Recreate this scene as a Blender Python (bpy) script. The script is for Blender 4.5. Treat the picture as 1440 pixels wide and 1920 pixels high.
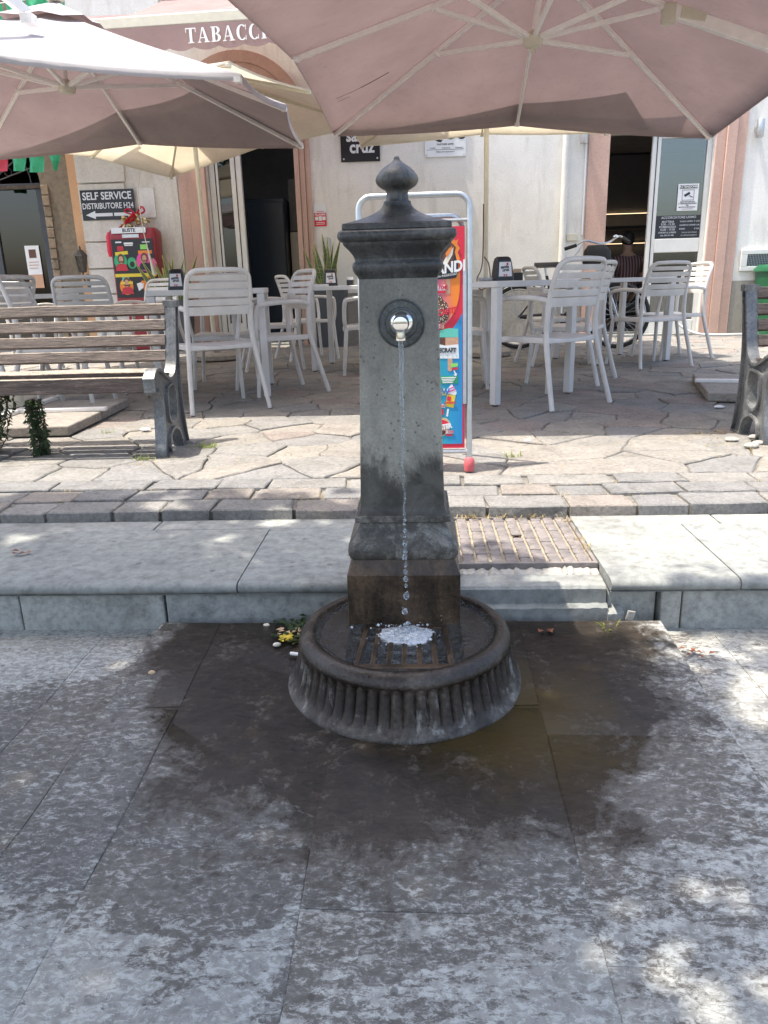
import bpy, bmesh, math, random
from mathutils import Vector, Matrix, noise
R = math.radians
random.seed(7)
for o in list(bpy.data.objects):
    bpy.data.objects.remove(o)
SC = bpy.context.scene
COL = SC.collection
PI = math.pi

# ------------------------------------------------------------------ camera, sky, sun, exposure
YAW, PITCH, ROLL = R(3.0), R(16.9), R(1.6)
cam = bpy.data.cameras.new('camera')
cam.sensor_fit = 'VERTICAL'
cam.angle = 2 * math.atan(960 / 1400)
cam.sensor_height = 24
cam.lens = 12 / (960 / 1400)
cam.clip_start = .02
cam.clip_end = 500
CAM = bpy.data.objects.new('camera', cam)
COL.objects.link(CAM)
fw = Vector((-math.sin(YAW) * math.cos(PITCH), math.cos(YAW) * math.cos(PITCH), -math.sin(PITCH)))
rt = Vector((math.cos(YAW), math.sin(YAW), 0))
up = rt.cross(fw)
r2 = rt * math.cos(ROLL) - up * math.sin(ROLL)
u2 = up * math.cos(ROLL) + rt * math.sin(ROLL)
CAM.matrix_world = Matrix(((r2.x, u2.x, -fw.x, 0), (r2.y, u2.y, -fw.y, 0), (r2.z, u2.z, -fw.z, .94), (0, 0, 0, 1)))
SC.camera = CAM

SUNDIR = Vector((-.33, -.06, 1)).normalized()          # towards the sun
W = bpy.data.worlds.new('World')
SC.world = W
W.use_nodes = True
wn = W.node_tree
bg = wn.nodes['Background']
sky = wn.nodes.new('ShaderNodeTexSky')
sky.sky_type = 'NISHITA'
sky.sun_disc = False
sky.sun_elevation = math.asin(SUNDIR.z)
sky.sun_rotation = math.atan2(SUNDIR.x, SUNDIR.y)
sky.dust_density = 4.0
sky.ozone_density = .6
wn.links.new(sky.outputs[0], bg.inputs[0])
bg.inputs[1].default_value = .15
sl = bpy.data.lights.new('sun', 'SUN')
sl.energy = 2.8
sl.angle = R(.53)
sl.color = (1, .94, .85)
SUN = bpy.data.objects.new('sun', sl)
COL.objects.link(SUN)
SUN.rotation_euler = SUNDIR.to_track_quat('Z', 'Y').to_euler()
SUN.location = (-6, -1, 20)
SC.view_settings.view_transform = 'Standard'
SC.view_settings.look = 'None'
SC.view_settings.gamma = 1
SC.view_settings.use_curve_mapping = False
SC.view_settings.exposure = 1.58
SC.cycles.max_bounces = 8
SC.cycles.transparent_max_bounces = 12
SC.cycles.use_denoising = True

# ------------------------------------------------------------------ helpers: materials
class NT:
    """small node-tree writer"""
    def __init__(s, name):
        s.m = bpy.data.materials.new(name)
        s.m.use_nodes = True
        s.t = s.m.node_tree
        s.b = s.t.nodes['Principled BSDF']
        s.out = s.t.nodes['Material Output']
    def n(s, typ, **kw):
        x = s.t.nodes.new('ShaderNode' + typ)
        for k, v in kw.items():
            setattr(x, k, v)
        return x
    def l(s, a, b):
        s.t.links.new(a, b)
    def pos(s, world=False, scale=(1, 1, 1)):
        if world:
            o = s.n('NewGeometry').outputs['Position']
        else:
            o = s.n('TexCoord').outputs['Object']
        mp = s.n('Mapping')
        mp.inputs['Scale'].default_value = scale
        s.l(o, mp.inputs[0])
        return mp.outputs[0]
    def noise(s, vec, scale, detail=6, rough=.6, dist=0, ret='Fac'):
        x = s.n('TexNoise')
        x.inputs['Scale'].default_value = scale
        x.inputs['Detail'].default_value = detail
        x.inputs['Roughness'].default_value = rough
        x.inputs['Distortion'].default_value = dist
        s.l(vec, x.inputs['Vector'])
        return x.outputs[ret]
    def voro(s, vec, scale, feature='F1', out='Distance', rnd=1):
        x = s.n('TexVoronoi', feature=feature)
        x.inputs['Scale'].default_value = scale
        x.inputs['Randomness'].default_value = rnd
        s.l(vec, x.inputs['Vector'])
        return x.outputs[out]
    def ramp(s, fac, stops, interp='LINEAR'):
        x = s.n('ValToRGB')
        x.color_ramp.interpolation = interp
        e = x.color_ramp.elements
        while len(e) < len(stops):
            e.new(.5)
        for i, (p, c) in enumerate(stops):
            e[i].position = p
            e[i].color = (c, c, c, 1) if isinstance(c, (int, float)) else (*c, 1)
        s.l(fac, x.inputs[0])
        return x.outputs[0]
    def mix(s, fac, a, b, mode='MIX'):
        x = s.n('MixRGB', blend_type=mode)
        for i, v in ((0, fac), (1, a), (2, b)):
            if isinstance(v, (int, float)):
                x.inputs[i].default_value = v if i == 0 else (v, v, v, 1)
            elif isinstance(v, tuple):
                x.inputs[i].default_value = (*v, 1)
            else:
                s.l(v, x.inputs[i])
        return x.outputs[0]
    def math(s, op, a, b=0.0, c=None, clamp=False):
        x = s.n('Math', operation=op, use_clamp=clamp)
        for i, v in enumerate((a, b) if c is None else (a, b, c)):
            if isinstance(v, (int, float)):
                x.inputs[i].default_value = v
            else:
                s.l(v, x.inputs[i])
        return x.outputs[0]
    def smooth(s, v, a, b):
        x = s.n('MapRange', interpolation_type='SMOOTHSTEP')
        x.inputs[1].default_value = a
        x.inputs[2].default_value = b
        s.l(v, x.inputs[0])
        return x.outputs[0]
    def bump(s, h, strength=.3, dist=.01):
        x = s.n('Bump')
        x.inputs['Strength'].default_value = strength
        x.inputs['Distance'].default_value = dist
        s.l(h, x.inputs['Height'])
        s.l(x.outputs[0], s.b.inputs['Normal'])
        return x
    def col(s, v):
        if isinstance(v, tuple):
            s.b.inputs['Base Color'].default_value = (*v, 1)
        else:
            s.l(v, s.b.inputs['Base Color'])
    def rough(s, v):
        if isinstance(v, (int, float)):
            s.b.inputs['Roughness'].default_value = v
        else:
            s.l(v, s.b.inputs['Roughness'])

def flat(name, c, rough=.5, metal=0, var=.12, scale=14, bump=.0, world=False, spec=.5):
    """plain painted / moulded surface with light dirt variation"""
    t = NT(name)
    p = t.pos(world)
    n = t.noise(p, scale, 5, .65)
    lo = tuple(x * (1 - var) for x in c)
    hi = tuple(min(1, x * (1 + var * .6)) for x in c)
    t.col(t.ramp(n, [(.3, lo), (.7, hi)]))
    t.rough(rough)
    t.b.inputs['Metallic'].default_value = metal
    t.b.inputs['Specular IOR Level'].default_value = spec
    if bump:
        t.bump(t.noise(p, scale * 8, 3), bump, .004)
    return t.m

M = {}
M['chair'] = flat('chair_plastic', (.62, .6, .57), .5, 0, .14, 9, .1)
M['table'] = flat('table_paint', (.62, .61, .59), .45, 0, .06, 12)
M['white_frame'] = flat('white_aluminium', (.66, .66, .62), .35, 0, .06, 8)
M['steel'] = flat('galvanised_steel', (.55, .57, .58), .38, .85, .12, 40)
M['alu'] = flat('umbrella_aluminium', (.85, .83, .8), .45, .1, .08, 20)
M['creampole'] = flat('cream_pole', (.6, .57, .46), .45, 0, .08, 15)
M['black'] = flat('black_plastic', (.018, .019, .022), .38, 0, .2, 30)
M['rubber'] = flat('black_rubber', (.02, .02, .02), .75, 0, .2, 40)
M['dark'] = flat('dark_interior', (.3, .29, .29), .8, 0, .2, 3)
M['darkgrey'] = flat('planter_grey', (.055, .062, .07), .55, 0, .2, 12)
M['white'] = flat('white_paper', (.75, .75, .74), .6, 0, .03, 10)
M['offwhite'] = flat('offwhite_plastic', (.62, .58, .46), .5, 0, .05, 10)
M['signblack'] = flat('sign_black', (.014, .016, .022), .3, 0, .1, 10)
M['signwhite'] = flat('sign_white', (.72, .75, .76), .35, 0, .03, 10)
M['red'] = flat('red_plastic', (.28, .018, .03), .4, 0, .15, 10)
M['redprint'] = flat('red_print', (.62, .02, .05), .45, 0, .04, 10)
M['pink_rubber'] = flat('pink_rubber', (.62, .12, .13), .6, 0, .1, 20)
M['green'] = flat('green_plastic', (.015, .12, .05), .45, 0, .15, 12)
M['redflag'] = flat('red_flag', (.5, .03, .05), .6)
M['greenflag'] = flat('green_flag', (.04, .38, .17), .6)
M['whiteflag'] = flat('white_flag', (.75, .75, .72), .6)
M['yellow'] = flat('yellow_print', (.72, .55, .04), .5, 0, .1, 40)
M['orange'] = flat('orange_print', (.75, .22, .03), .5, 0, .1, 10)
M['blue'] = flat('blue_print', (.02, .17, .5), .45, 0, .08, 4)
M['purple'] = flat('purple_print', (.28, .06, .36), .45, 0, .08, 4)
M['teal'] = flat('teal_print', (.12, .5, .4), .45, 0, .05, 6)
M['greenprint'] = flat('green_print', (.02, .3, .12), .45, 0, .05, 6)
M['limeprint'] = flat('lime_print', (.25, .6, .12), .45, 0, .05, 6)
M['pinkprint'] = flat('pink_print', (.7, .06, .3), .45, 0, .05, 6)
M['skinprint'] = flat('tan_print', (.55, .32, .2), .5, 0, .2, 60)
M['brownprint'] = flat('chocolate_print', (.12, .05, .03), .5, 0, .4, 120)
M['cream'] = flat('cream_print', (.75, .68, .55), .5, 0, .1, 90)
M['gold'] = flat('gold_foil', (.6, .46, .22), .3, .5, .3, 30)
M['cable'] = flat('grey_cable', (.5, .5, .48), .5)
M['mortar'] = flat('mortar', (.2, .187, .16), .9, 0, .6, 30, .8, True)
M['concrete_rub'] = flat('rubble', (.4, .38, .33), .9, 0, .3, 60, .5)
M['hair'] = flat('hair', (.012, .01, .009), .6)
M['skin'] = flat('skin', (.42, .25, .18), .55)
M['trousers'] = flat('trousers', (.03, .035, .06), .8)
M['peach'] = flat('fruit_peel', (.6, .42, .25), .6, 0, .2, 60)
M['deadleaf'] = flat('dead_leaf', (.24, .08, .035), .7, 0, .3, 60)
M['bark'] = flat('bark', (.1, .075, .055), .9, 0, .4, 18, .8)

def glass_thin(name, tint, refl=.12, rough=.02):
    t = NT(name)
    tr = t.n('BsdfTransparent')
    tr.inputs[0].default_value = (*tint, 1)
    gl = t.n('BsdfGlossy')
    gl.inputs['Roughness'].default_value = rough
    lw = t.n('LayerWeight')
    lw.inputs[0].default_value = .35
    f = t.math('MULTIPLY_ADD', lw.outputs['Fresnel'], 1.0, refl, True)
    mx = t.n('MixShader')
    t.l(f, mx.inputs[0]); t.l(tr.outputs[0], mx.inputs[1]); t.l(gl.outputs[0], mx.inputs[2])
    t.l(mx.outputs[0], t.out.inputs[0])
    return t.m
M['glass'] = glass_thin('window_glass', (.62, .7, .68), .13)
M['glassdark'] = glass_thin('dark_glass', (.3, .3, .3), .05)

def m_water(name='clear_water', rough=.0):
    t = NT(name)
    t.b.inputs['Base Color'].default_value = (.95, .98, 1, 1)
    t.b.inputs['Transmission Weight'].default_value = 1
    t.b.inputs['IOR'].default_value = 1.33
    t.b.inputs['Roughness'].default_value = rough
    return t
M['water'] = m_water().m
def m_jet():
    t = m_water('falling_water', .02)
    t.b.inputs['Transmission Weight'].default_value = .92
    t.b.inputs['Base Color'].default_value = (.85, .9, .93, 1)
    n = t.noise(t.pos(), 140, 3, .6)
    t.bump(n, 1, .006)
    return t.m
M['jet'] = m_jet()
def m_pool():
    """thin film of moving water: see-through, with rippled reflections"""
    t = NT('basin_water')
    p = t.pos(scale=(1, 1.8, 1))
    w = t.noise(p, 60, 2, .5, 1.8)
    w2 = t.noise(p, 24, 2, .5, 1.2)
    h = t.math('ADD', w, t.math('MULTIPLY', w2, 1.6))
    tr = t.n('BsdfTransparent'); tr.inputs[0].default_value = (.92, .88, .8, 1)
    gl = t.n('BsdfGlossy'); gl.inputs['Roughness'].default_value = .03
    fr = t.n('Fresnel'); fr.inputs[0].default_value = 1.33
    b = t.n('Bump'); b.inputs['Strength'].default_value = 1; b.inputs['Distance'].default_value = .035
    t.l(h, b.inputs['Height']); t.l(b.outputs[0], gl.inputs['Normal']); t.l(b.outputs[0], fr.inputs['Normal'])
    mx = t.n('MixShader')
    t.l(t.math('MULTIPLY_ADD', fr.outputs[0], 2.2, .06, True), mx.inputs[0]); t.l(tr.outputs[0], mx.inputs[1]); t.l(gl.outputs[0], mx.inputs[2])
    t.l(mx.outputs[0], t.out.inputs[0])
    return t.m
M['pool'] = m_pool()
def m_foam():
    t = NT('water_foam')
    p = t.pos()
    v = t.voro(p, 190)
    n = t.noise(p, 60, 5)
    t.col(t.ramp(n, [(.35, (.5, .56, .6)), (.6, (.95, .97, 1))]))
    t.rough(.15)
    t.b.inputs['Transmission Weight'].default_value = .3
    t.b.inputs['IOR'].default_value = 1.33
    t.bump(t.math('ADD', v, n), .6, .004)
    return t.m
M['foam'] = m_foam()
t = NT('chrome'); t.col((.82, .84, .86)); t.rough(.06); t.b.inputs['Metallic'].default_value = 1; M['chrome'] = t.m
t = NT('led_strip'); t.col((.9, .7, .4)); t.b.inputs['Emission Color'].default_value = (1, .72, .42, 1); t.b.inputs['Emission Strength'].default_value = .8; M['led'] = t.m

def m_stone(name, cols, dark=.5, bump=.55, scale=5, world=True, rough=.88, spots=True, stretch=(1, 1, 1)):
    """paving / plaza stone: one tone per piece, with grain, stains and specks"""
    t = NT(name)
    p = t.pos(world, stretch)
    oi = t.n('ObjectInfo').outputs['Random']
    gi = t.n('NewGeometry').outputs['Random Per Island']
    rnd = t.math('FRACT', t.math('ADD', oi, gi))
    k = len(cols)
    base = t.ramp(rnd, [(i / k, c) for i, c in enumerate(cols)], 'CONSTANT')
    n1 = t.noise(p, scale, 8, .68, .4)
    base = t.mix(1, base, t.ramp(n1, [(.25, .62), (.5, 1.0), (.75, 1.22)]), 'MULTIPLY')
    n2 = t.noise(p, scale * 9, 6, .7)
    base = t.mix(1, base, t.ramp(n2, [(.3, .62), (.52, 1.0), (.72, 1.25)]), 'MULTIPLY')
    if spots:
        v = t.voro(p, 13)
        sp = t.math('MULTIPLY', t.math('MULTIPLY', t.smooth(v, .17, .06), t.smooth(t.noise(p, 3.1, 2), .52, .62)), .6)
        base = t.mix(sp, base, (.09, .085, .08))
    t.col(base)
    t.rough(rough)
    h = t.math('ADD', t.math('MULTIPLY', n2, .5), n1)
    t.bump(h, bump, .012)
    return t.m
M['plaza'] = m_stone('plaza_stone', [(.238, .224, .198), (.22, .212, .196), (.25, .23, .2), (.205, .2, .19), (.24, .205, .182), (.262, .242, .208), (.228, .217, .196)], bump=.9, scale=6)
M['sett'] = m_stone('sett_stone', [(.215, .207, .19), (.24, .228, .207), (.2, .195, .186), (.25, .22, .19)], bump=.9, scale=9)
M['kerb'] = m_stone('kerb_stone', [(.27, .275, .25), (.285, .287, .262), (.255, .263, .245)], bump=.3, scale=3.0, spots=True)
M['kerbdirty'] = m_stone('kerb_riser_stone', [(.345, .345, .31), (.325, .328, .3)], bump=.3, scale=5.0)
M['concrete'] = m_stone('ballast_concrete', [(.33, .3, .26), (.36, .33, .29)], bump=1.0, scale=26, world=False)

def m_wetground():
    """slate round the fountain: soaked near the basin, patchy drying further out"""
    t = NT('slate_paving')
    p = t.pos(True)
    sx = t.n('SeparateXYZ'); t.l(p, sx.inputs[0])
    x, y = sx.outputs[0], sx.outputs[1]
    dx = t.math('DIVIDE', t.math('SUBTRACT', x, -.05), .68)
    dy = t.math('DIVIDE', t.math('SUBTRACT', y, 1.66), .63)
    d = t.math('SQRT', t.math('ADD', t.math('MULTIPLY', dx, dx), t.math('MULTIPLY', dy, dy)))
    big = t.noise(p, 2.6, 4, .55, .6)
    mid = t.noise(p, 9, 8, .68, .8)
    oi = t.n('ObjectInfo').outputs['Random']
    cb = t.n('CombineXYZ')
    t.l(t.math('MULTIPLY', oi, 13), cb.inputs[0]); t.l(t.math('MULTIPLY', oi, 7), cb.inputs[1])
    ofs = t.n('VectorMath', operation='ADD'); t.l(p, ofs.inputs[0]); t.l(cb.outputs[0], ofs.inputs[1])
    po = ofs.outputs[0]
    def sc(v):
        mp = t.n('Mapping'); mp.inputs['Scale'].default_value = v; t.l(po, mp.inputs[0]); return mp.outputs[0]
    fine = t.noise(po, 46, 8, .74, .3)
    vfine = t.noise(po, 150, 4, .7)
    blot = t.noise(t.pos(True, (1, 1.15, 1)), 21, 7, .66, .5)
    # soaked core with ragged edge
    e = t.math('ADD', d, t.math('MULTIPLY', t.math('SUBTRACT', big, .5), 1.0))
    e = t.math('ADD', e, t.math('MULTIPLY', t.math('SUBTRACT', mid, .5), .6))
    e = t.math('ADD', e, t.math('MULTIPLY', t.math('SUBTRACT', fine, .5), .4))
    wet = t.smooth(e, 1.12, .88)
    # drying zone: dark stains thin out with distance
    thr = t.math('MULTIPLY_ADD', d, .17, .27)
    lft = t.math('MULTIPLY', t.math('MULTIPLY', t.smooth(x, .0, -.35), t.math('MULTIPLY', t.smooth(y, .8, 1.15), t.smooth(y, 1.78, 1.5))), .085)
    thr = t.math('SUBTRACT', thr, lft)
    speck0 = t.noise(sc((.8, 1.2, 1)), 58, 7, .78, .4)
    dryl = t.math('MULTIPLY', t.math('ADD', t.math('MULTIPLY', t.smooth(x, -.7, -.8), t.smooth(y, 1.5, 1.72)), t.smooth(x, .35, .7)), .06)
    thr = t.math('ADD', thr, dryl)
    streak = t.noise(sc((.55, 1.5, 1)), 15, 8, .72, .6)
    g = t.math('SUBTRACT', t.math('ADD', t.math('MULTIPLY', streak, .4), t.math('ADD', t.math('MULTIPLY', big, .3), t.math('MULTIPLY', speck0, .3))), thr)
    damp = t.math('MULTIPLY', t.smooth(g, -.012, .02), .74)
    tone = t.ramp(oi, [(0, (.3, .293, .26)), (.3, (.275, .268, .242)), (.55, (.32, .31, .275)), (.8, (.285, .28, .26))], 'CONSTANT')
    speck = t.noise(sc((.75, 1.25, 1)), 62, 9, .8, .5)
    salt = t.smooth(t.math('ADD', t.math('MULTIPLY', speck, .74), t.math('ADD', t.math('MULTIPLY', mid, .14), t.math('MULTIPLY', big, .12))), .475, .555)
    dry = t.mix(1, tone, t.ramp(fine, [(.28, .55), (.5, .95), (.7, 1.3)]), 'MULTIPLY')
    dry = t.mix(1, dry, t.ramp(big, [(.3, .8), (.7, 1.15)]), 'MULTIPLY')
    dry = t.mix(t.math('MULTIPLY', salt, .75), dry, (.51, .51, .465))
    pit = t.smooth(t.voro(t.pos(True, (1, .8, 1)), 27), .2, .12)
    dry = t.mix(t.math('MULTIPLY', t.math('MULTIPLY', pit, t.smooth(big, .4, .55)), .7), dry, (.1, .098, .098))
    stain = t.mix(1, (.06, .048, .038), t.ramp(speck, [(.32, .55), (.66, 1.7)]), 'MULTIPLY')
    lace = t.smooth(t.math('ADD', t.math('MULTIPLY', speck, .7), t.math('MULTIPLY', streak, .3)), .52, .585)
    damp = t.math('MULTIPLY', damp, t.math('SUBTRACT', 1, t.math('MULTIPLY', lace, .62)))
    c = t.mix(damp, dry, stain)
    soak = t.mix(t.ramp(mid, [(.35, 0.), (.65, 1.)]), (.014, .011, .008), (.03, .023, .016))
    soak = t.mix(t.smooth(d, .55, 1.05), soak, (.044, .035, .026))
    crust = t.smooth(t.math('ADD', t.math('MULTIPLY', fine, .55), t.math('MULTIPLY', mid, .45)), .53, .61)
    soak = t.mix(t.math('MULTIPLY', crust, .75), soak, (.085, .075, .06))
    soak = t.mix(1, soak, t.ramp(t.noise(t.pos(True, (.7, 1.4, 1)), 34, 8, .78, .6), [(.3, .5), (.5, 1.), (.72, 1.6)]), 'MULTIPLY')
    ax = t.math('SUBTRACT', x, .2); ay = t.math('SUBTRACT', y, 1.46)
    ad = t.math('SQRT', t.math('ADD', t.math('MULTIPLY', ax, ax), t.math('MULTIPLY', ay, ay)))
    alg = t.math('MULTIPLY', t.smooth(t.math('ADD', ad, t.math('MULTIPLY', t.math('SUBTRACT', mid, .5), .3)), .3, .08), .8)
    soak = t.mix(alg, soak, (.06, .042, .012))
    c = t.mix(wet, c, soak)
    t.col(c)
    t.rough(t.math('SUBTRACT', t.mix(wet, .85, .3), t.math('MULTIPLY', damp, .1)))
    t.l(t.mix(wet, .5, .22), t.b.inputs['Specular IOR Level'])
    h = t.math('ADD', t.math('MULTIPLY', fine, .5), t.math('ADD', t.math('MULTIPLY', mid, .6), t.math('MULTIPLY', vfine, .15)))
    t.bump(h, .5, .008)
    return t.m
M['slate'] = m_wetground()

def m_iron(name, base, light, lightpos=.62, rough=.48, grime=True, verd=None):
    t = NT(name)
    p = t.pos()
    n = t.noise(p, 7, 8, .7, .5)
    st = t.noise(t.pos(scale=(1, 1, .22)), 22, 6, .7, .4)
    f = t.noise(p, 120, 4, .7)
    c = t.mix(t.smooth(t.math('ADD', t.math('MULTIPLY', n, .6), t.math('MULTIPLY', st, .4)), .42, lightpos), base, light)
    c = t.mix(1, c, t.ramp(f, [(.3, .6), (.55, 1.), (.75, 1.35)]), 'MULTIPLY')
    if verd:
        c = t.mix(t.math('MULTIPLY', t.smooth(st, .56, .68), .5), c, verd)
    t.col(c)
    t.rough(t.ramp(n, [(.3, rough - .12), (.7, rough + .15)]))
    t.b.inputs['Metallic'].default_value = .25
    t.bump(t.math('ADD', f, t.math('MULTIPLY', n, .8)), .35, .004)
    return t.m
M['iron_dark'] = m_iron('cast_iron_dark', (.048, .047, .045), (.13, .127, .117), .64, .36, verd=(.16, .148, .125))
M['iron_bench'] = m_iron('bench_iron', (.125, .13, .133), (.25, .255, .25), .64, .34)
M['iron_rust'] = m_iron('wet_rusty_iron', (.036, .025, .016), (.115, .072, .041), .6, .34, verd=(.12, .1, .068))
def m_basin():
    t = NT('limescaled_basin_iron')
    p = t.pos()
    sx = t.n('SeparateXYZ'); t.l(t.n('TexCoord').outputs['Object'], sx.inputs[0])
    z = sx.outputs[2]
    n = t.noise(p, 9, 8, .72, .5)
    f = t.noise(p, 110, 4, .72)
    drip = t.noise(t.pos(scale=(1, 1, .16)), 30, 6, .75, .3)
    c = t.ramp(n, [(.32, (.017, .012, .0085)), (.52, (.04, .029, .021)), (.68, (.1, .08, .06))])
    lime = t.math('MULTIPLY', t.smooth(t.math('ADD', t.math('MULTIPLY', drip, .65), t.math('MULTIPLY', n, .35)), .53, .61), t.smooth(z, .115, .09))
    c = t.mix(t.math('MULTIPLY', lime, .75), c, (.27, .26, .235))
    foot = t.math('MULTIPLY', t.smooth(z, .05, .015), t.smooth(n, .4, .55))
    c = t.mix(t.math('MULTIPLY', foot, .5), c, (.15, .145, .13))
    c = t.mix(1, c, t.ramp(f, [(.3, .5), (.55, 1.), (.75, 1.5)]), 'MULTIPLY')
    t.col(c)
    t.rough(t.math('ADD', t.mix(t.smooth(z, .09, .115), .5, .24), t.math('MULTIPLY', t.math('SUBTRACT', n, .5), .2)))
    t.b.inputs['Metallic'].default_value = .15
    t.bump(t.math('ADD', f, n), .55, .004)
    return t.m
M['iron_basin'] = m_basin()
M['rosette'] = m_iron('rosette_iron', (.06, .064, .06), (.13, .135, .125), .6, .45)
M['basin_floor'] = flat('silty_basin_floor', (.13, .095, .068), .4, 0, .35, 9, .05)
def m_shaft():
    """painted grey-green shaft, darker run marks and bare patches low down"""
    t = NT('shaft_paint')
    p = t.pos()
    sx = t.n('SeparateXYZ'); t.l(t.n('TexCoord').outputs['Object'], sx.inputs[0])
    z = sx.outputs[2]
    n = t.noise(p, 11, 8, .7, .5)
    st = t.noise(t.pos(scale=(1, 1, .3)), 17, 7, .72, .5)
    f = t.noise(p, 170, 3, .7)
    pt = t.smooth(t.voro(p, 55), .2, .07)
    hi = t.smooth(z, .98, .55)
    c = t.mix(hi, (.2, .19, .16), (.37, .35, .29))
    c = t.mix(1, c, t.ramp(n, [(.3, .72), (.5, 1.), (.75, 1.18)]), 'MULTIPLY')
    c = t.mix(1, c, t.ramp(st, [(.3, .75), (.55, 1.), (.75, 1.15)]), 'MULTIPLY')
    c = t.mix(1, c, t.ramp(f, [(.35, .84), (.55, 1.), (.7, 1.08)]), 'MULTIPLY')
    rst = t.math('MULTIPLY', t.smooth(t.math('ADD', t.noise(t.pos(scale=(1, 1, .35)), 27, 7, .75, .4), t.math('MULTIPLY', t.smooth(z, .7, .42), .1)), .58, .7), .6)
    c = t.mix(rst, c, (.13, .085, .05))
    c = t.mix(t.math('MULTIPLY', pt, .6), c, (.04, .04, .038))
    big = t.noise(t.pos(scale=(1, 1, .55)), 9, 7, .72, .7)
    low = t.math('ADD', t.math('ADD', t.math('MULTIPLY', st, .5), t.math('MULTIPLY', big, .75)), t.math('MULTIPLY', t.smooth(z, .68, .4), .55))
    c = t.mix(t.math('MULTIPLY', t.smooth(low, .78, .98), .92), c, t.mix(t.smooth(n, .35, .65), (.022, .02, .016), (.085, .078, .064)))
    t.col(c)
    t.rough(.5)
    t.b.inputs['Metallic'].default_value = .1
    t.bump(t.math('ADD', f, t.math('MULTIPLY', pt, -1.5)), .3, .003)
    return t.m
M['shaft'] = m_shaft()
def m_moulding():
    t = NT('base_moulding_iron')
    p = t.pos()
    n = t.noise(p, 14, 8, .72, .4)
    f = t.noise(p, 150, 3, .7)
    g = t.noise(p, 34, 5, .7)
    c = t.ramp(n, [(.34, (.034, .03, .024)), (.5, (.08, .072, .058)), (.61, (.21, .2, .172))])
    c = t.mix(t.math('MULTIPLY', t.smooth(g, .58, .7), .5), c, (.11, .075, .04))
    c = t.mix(1, c, t.ramp(f, [(.3, .65), (.7, 1.3)]), 'MULTIPLY')
    t.col(c)
    t.rough(.5)
    t.bump(t.math('ADD', f, n), .4, .004)
    return t.m
M['moulding'] = m_moulding()

def m_wood():
    """old varnished planks: grain along local x, peeling to pale wood"""
    t = NT('weathered_bench_wood')
    oi = t.n('ObjectInfo').outputs['Random']
    cb = t.n('CombineXYZ')
    t.l(t.math('MULTIPLY', oi, 9), cb.inputs[2])
    ad = t.n('VectorMath', operation='ADD')
    t.l(t.pos(scale=(1, 12, 12)), ad.inputs[0]); t.l(cb.outputs[0], ad.inputs[1])
    g = t.noise(ad.outputs[0], 5, 8, .75, .8)
    g2 = t.noise(ad.outputs[0], 16, 6, .8)
    c = t.ramp(g, [(.3, (.019, .013, .011)), (.47, (.055, .038, .033)), (.6, (.105, .077, .066)), (.75, (.25, .2, .17))])
    nz = t.n('SeparateXYZ'); t.l(t.n('NewGeometry').outputs['Normal'], nz.inputs[0])
    worn = t.math('MULTIPLY', t.smooth(g2, .4, .52), t.smooth(nz.outputs[2], .1, .75))
    c = t.mix(t.math('MULTIPLY', worn, .85), c, (.5, .42, .32))
    c = t.mix(t.math('MULTIPLY', t.smooth(g2, .56, .66), .6), c, (.4, .32, .27))
    t.col(c)
    t.rough(.6)
    t.bump(t.math('ADD', g, g2), .7, .006)
    return t.m
M['wood'] = m_wood()

def m_fabric(name, diff, trans, k=.5, outer=None):
    t = NT(name)
    p = t.pos()
    n = t.noise(p, 2.2, 5, .6)
    v = t.mix(1, t.ramp(n, [(.3, .86), (.7, 1.06)]), t.ramp(t.noise(p, 19, 7, .75, .5), [(.28, .86), (.45, 1.), (.7, 1.03)]), 'MULTIPLY')
    d = t.n('BsdfDiffuse'); tr = t.n('BsdfTranslucent'); mx = t.n('MixShader')
    if outer:
        diff = t.mix(t.n('NewGeometry').outputs['Backfacing'], outer, diff)
    t.l(t.mix(1, diff, v, 'MULTIPLY'), d.inputs[0])
    t.l(t.mix(1, trans, v, 'MULTIPLY'), tr.inputs[0])
    b = t.n('Bump'); b.inputs['Strength'].default_value = .5; b.inputs['Distance'].default_value = .03
    t.l(t.math('ADD', t.noise(p, 5, 3, .5, 1.2), t.math('MULTIPLY', t.noise(p, 60, 2), .08)), b.inputs['Height'])
    t.l(b.outputs[0], d.inputs[1])
    mx.inputs[0].default_value = k
    t.l(d.outputs[0], mx.inputs[1]); t.l(tr.outputs[0], mx.inputs[2])
    t.l(mx.outputs[0], t.out.inputs[0])
    return t.m
M['canopy'] = m_fabric('taupe_canvas', (.5, .435, .435), (.125, .086, .083), .42, outer=(.7, .68, .7))
M['cloth'] = m_fabric('shadow_canvas', (.5, .46, .43), (.42, .4, .39), .5)  # for the made-up cloth layers that shade parts of the mauve canopies
M['cream_canopy'] = m_fabric('cream_canvas', (.74, .7, .6), (.58, .51, .38), .5)
M['awning'] = m_fabric('awning_canvas', (.43, .315, .3), (.3, .19, .17), .35)
M['leaf'] = m_fabric('tree_leaf', (.05, .085, .025), (.09, .15, .03), .4)
M['weed_dark'] = m_fabric('olive_skin', (.1, .1, .04), (.06, .06, .02), .2)
M['vine'] = m_fabric('trailing_leaf', (.08, .115, .06), (.08, .12, .04), .25)
M['drygrass'] = m_fabric('dry_grass', (.5, .4, .2), (.4, .3, .15), .3)
M['weed'] = m_fabric('green_weed', (.22, .28, .06), (.25, .32, .06), .35)

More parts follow.
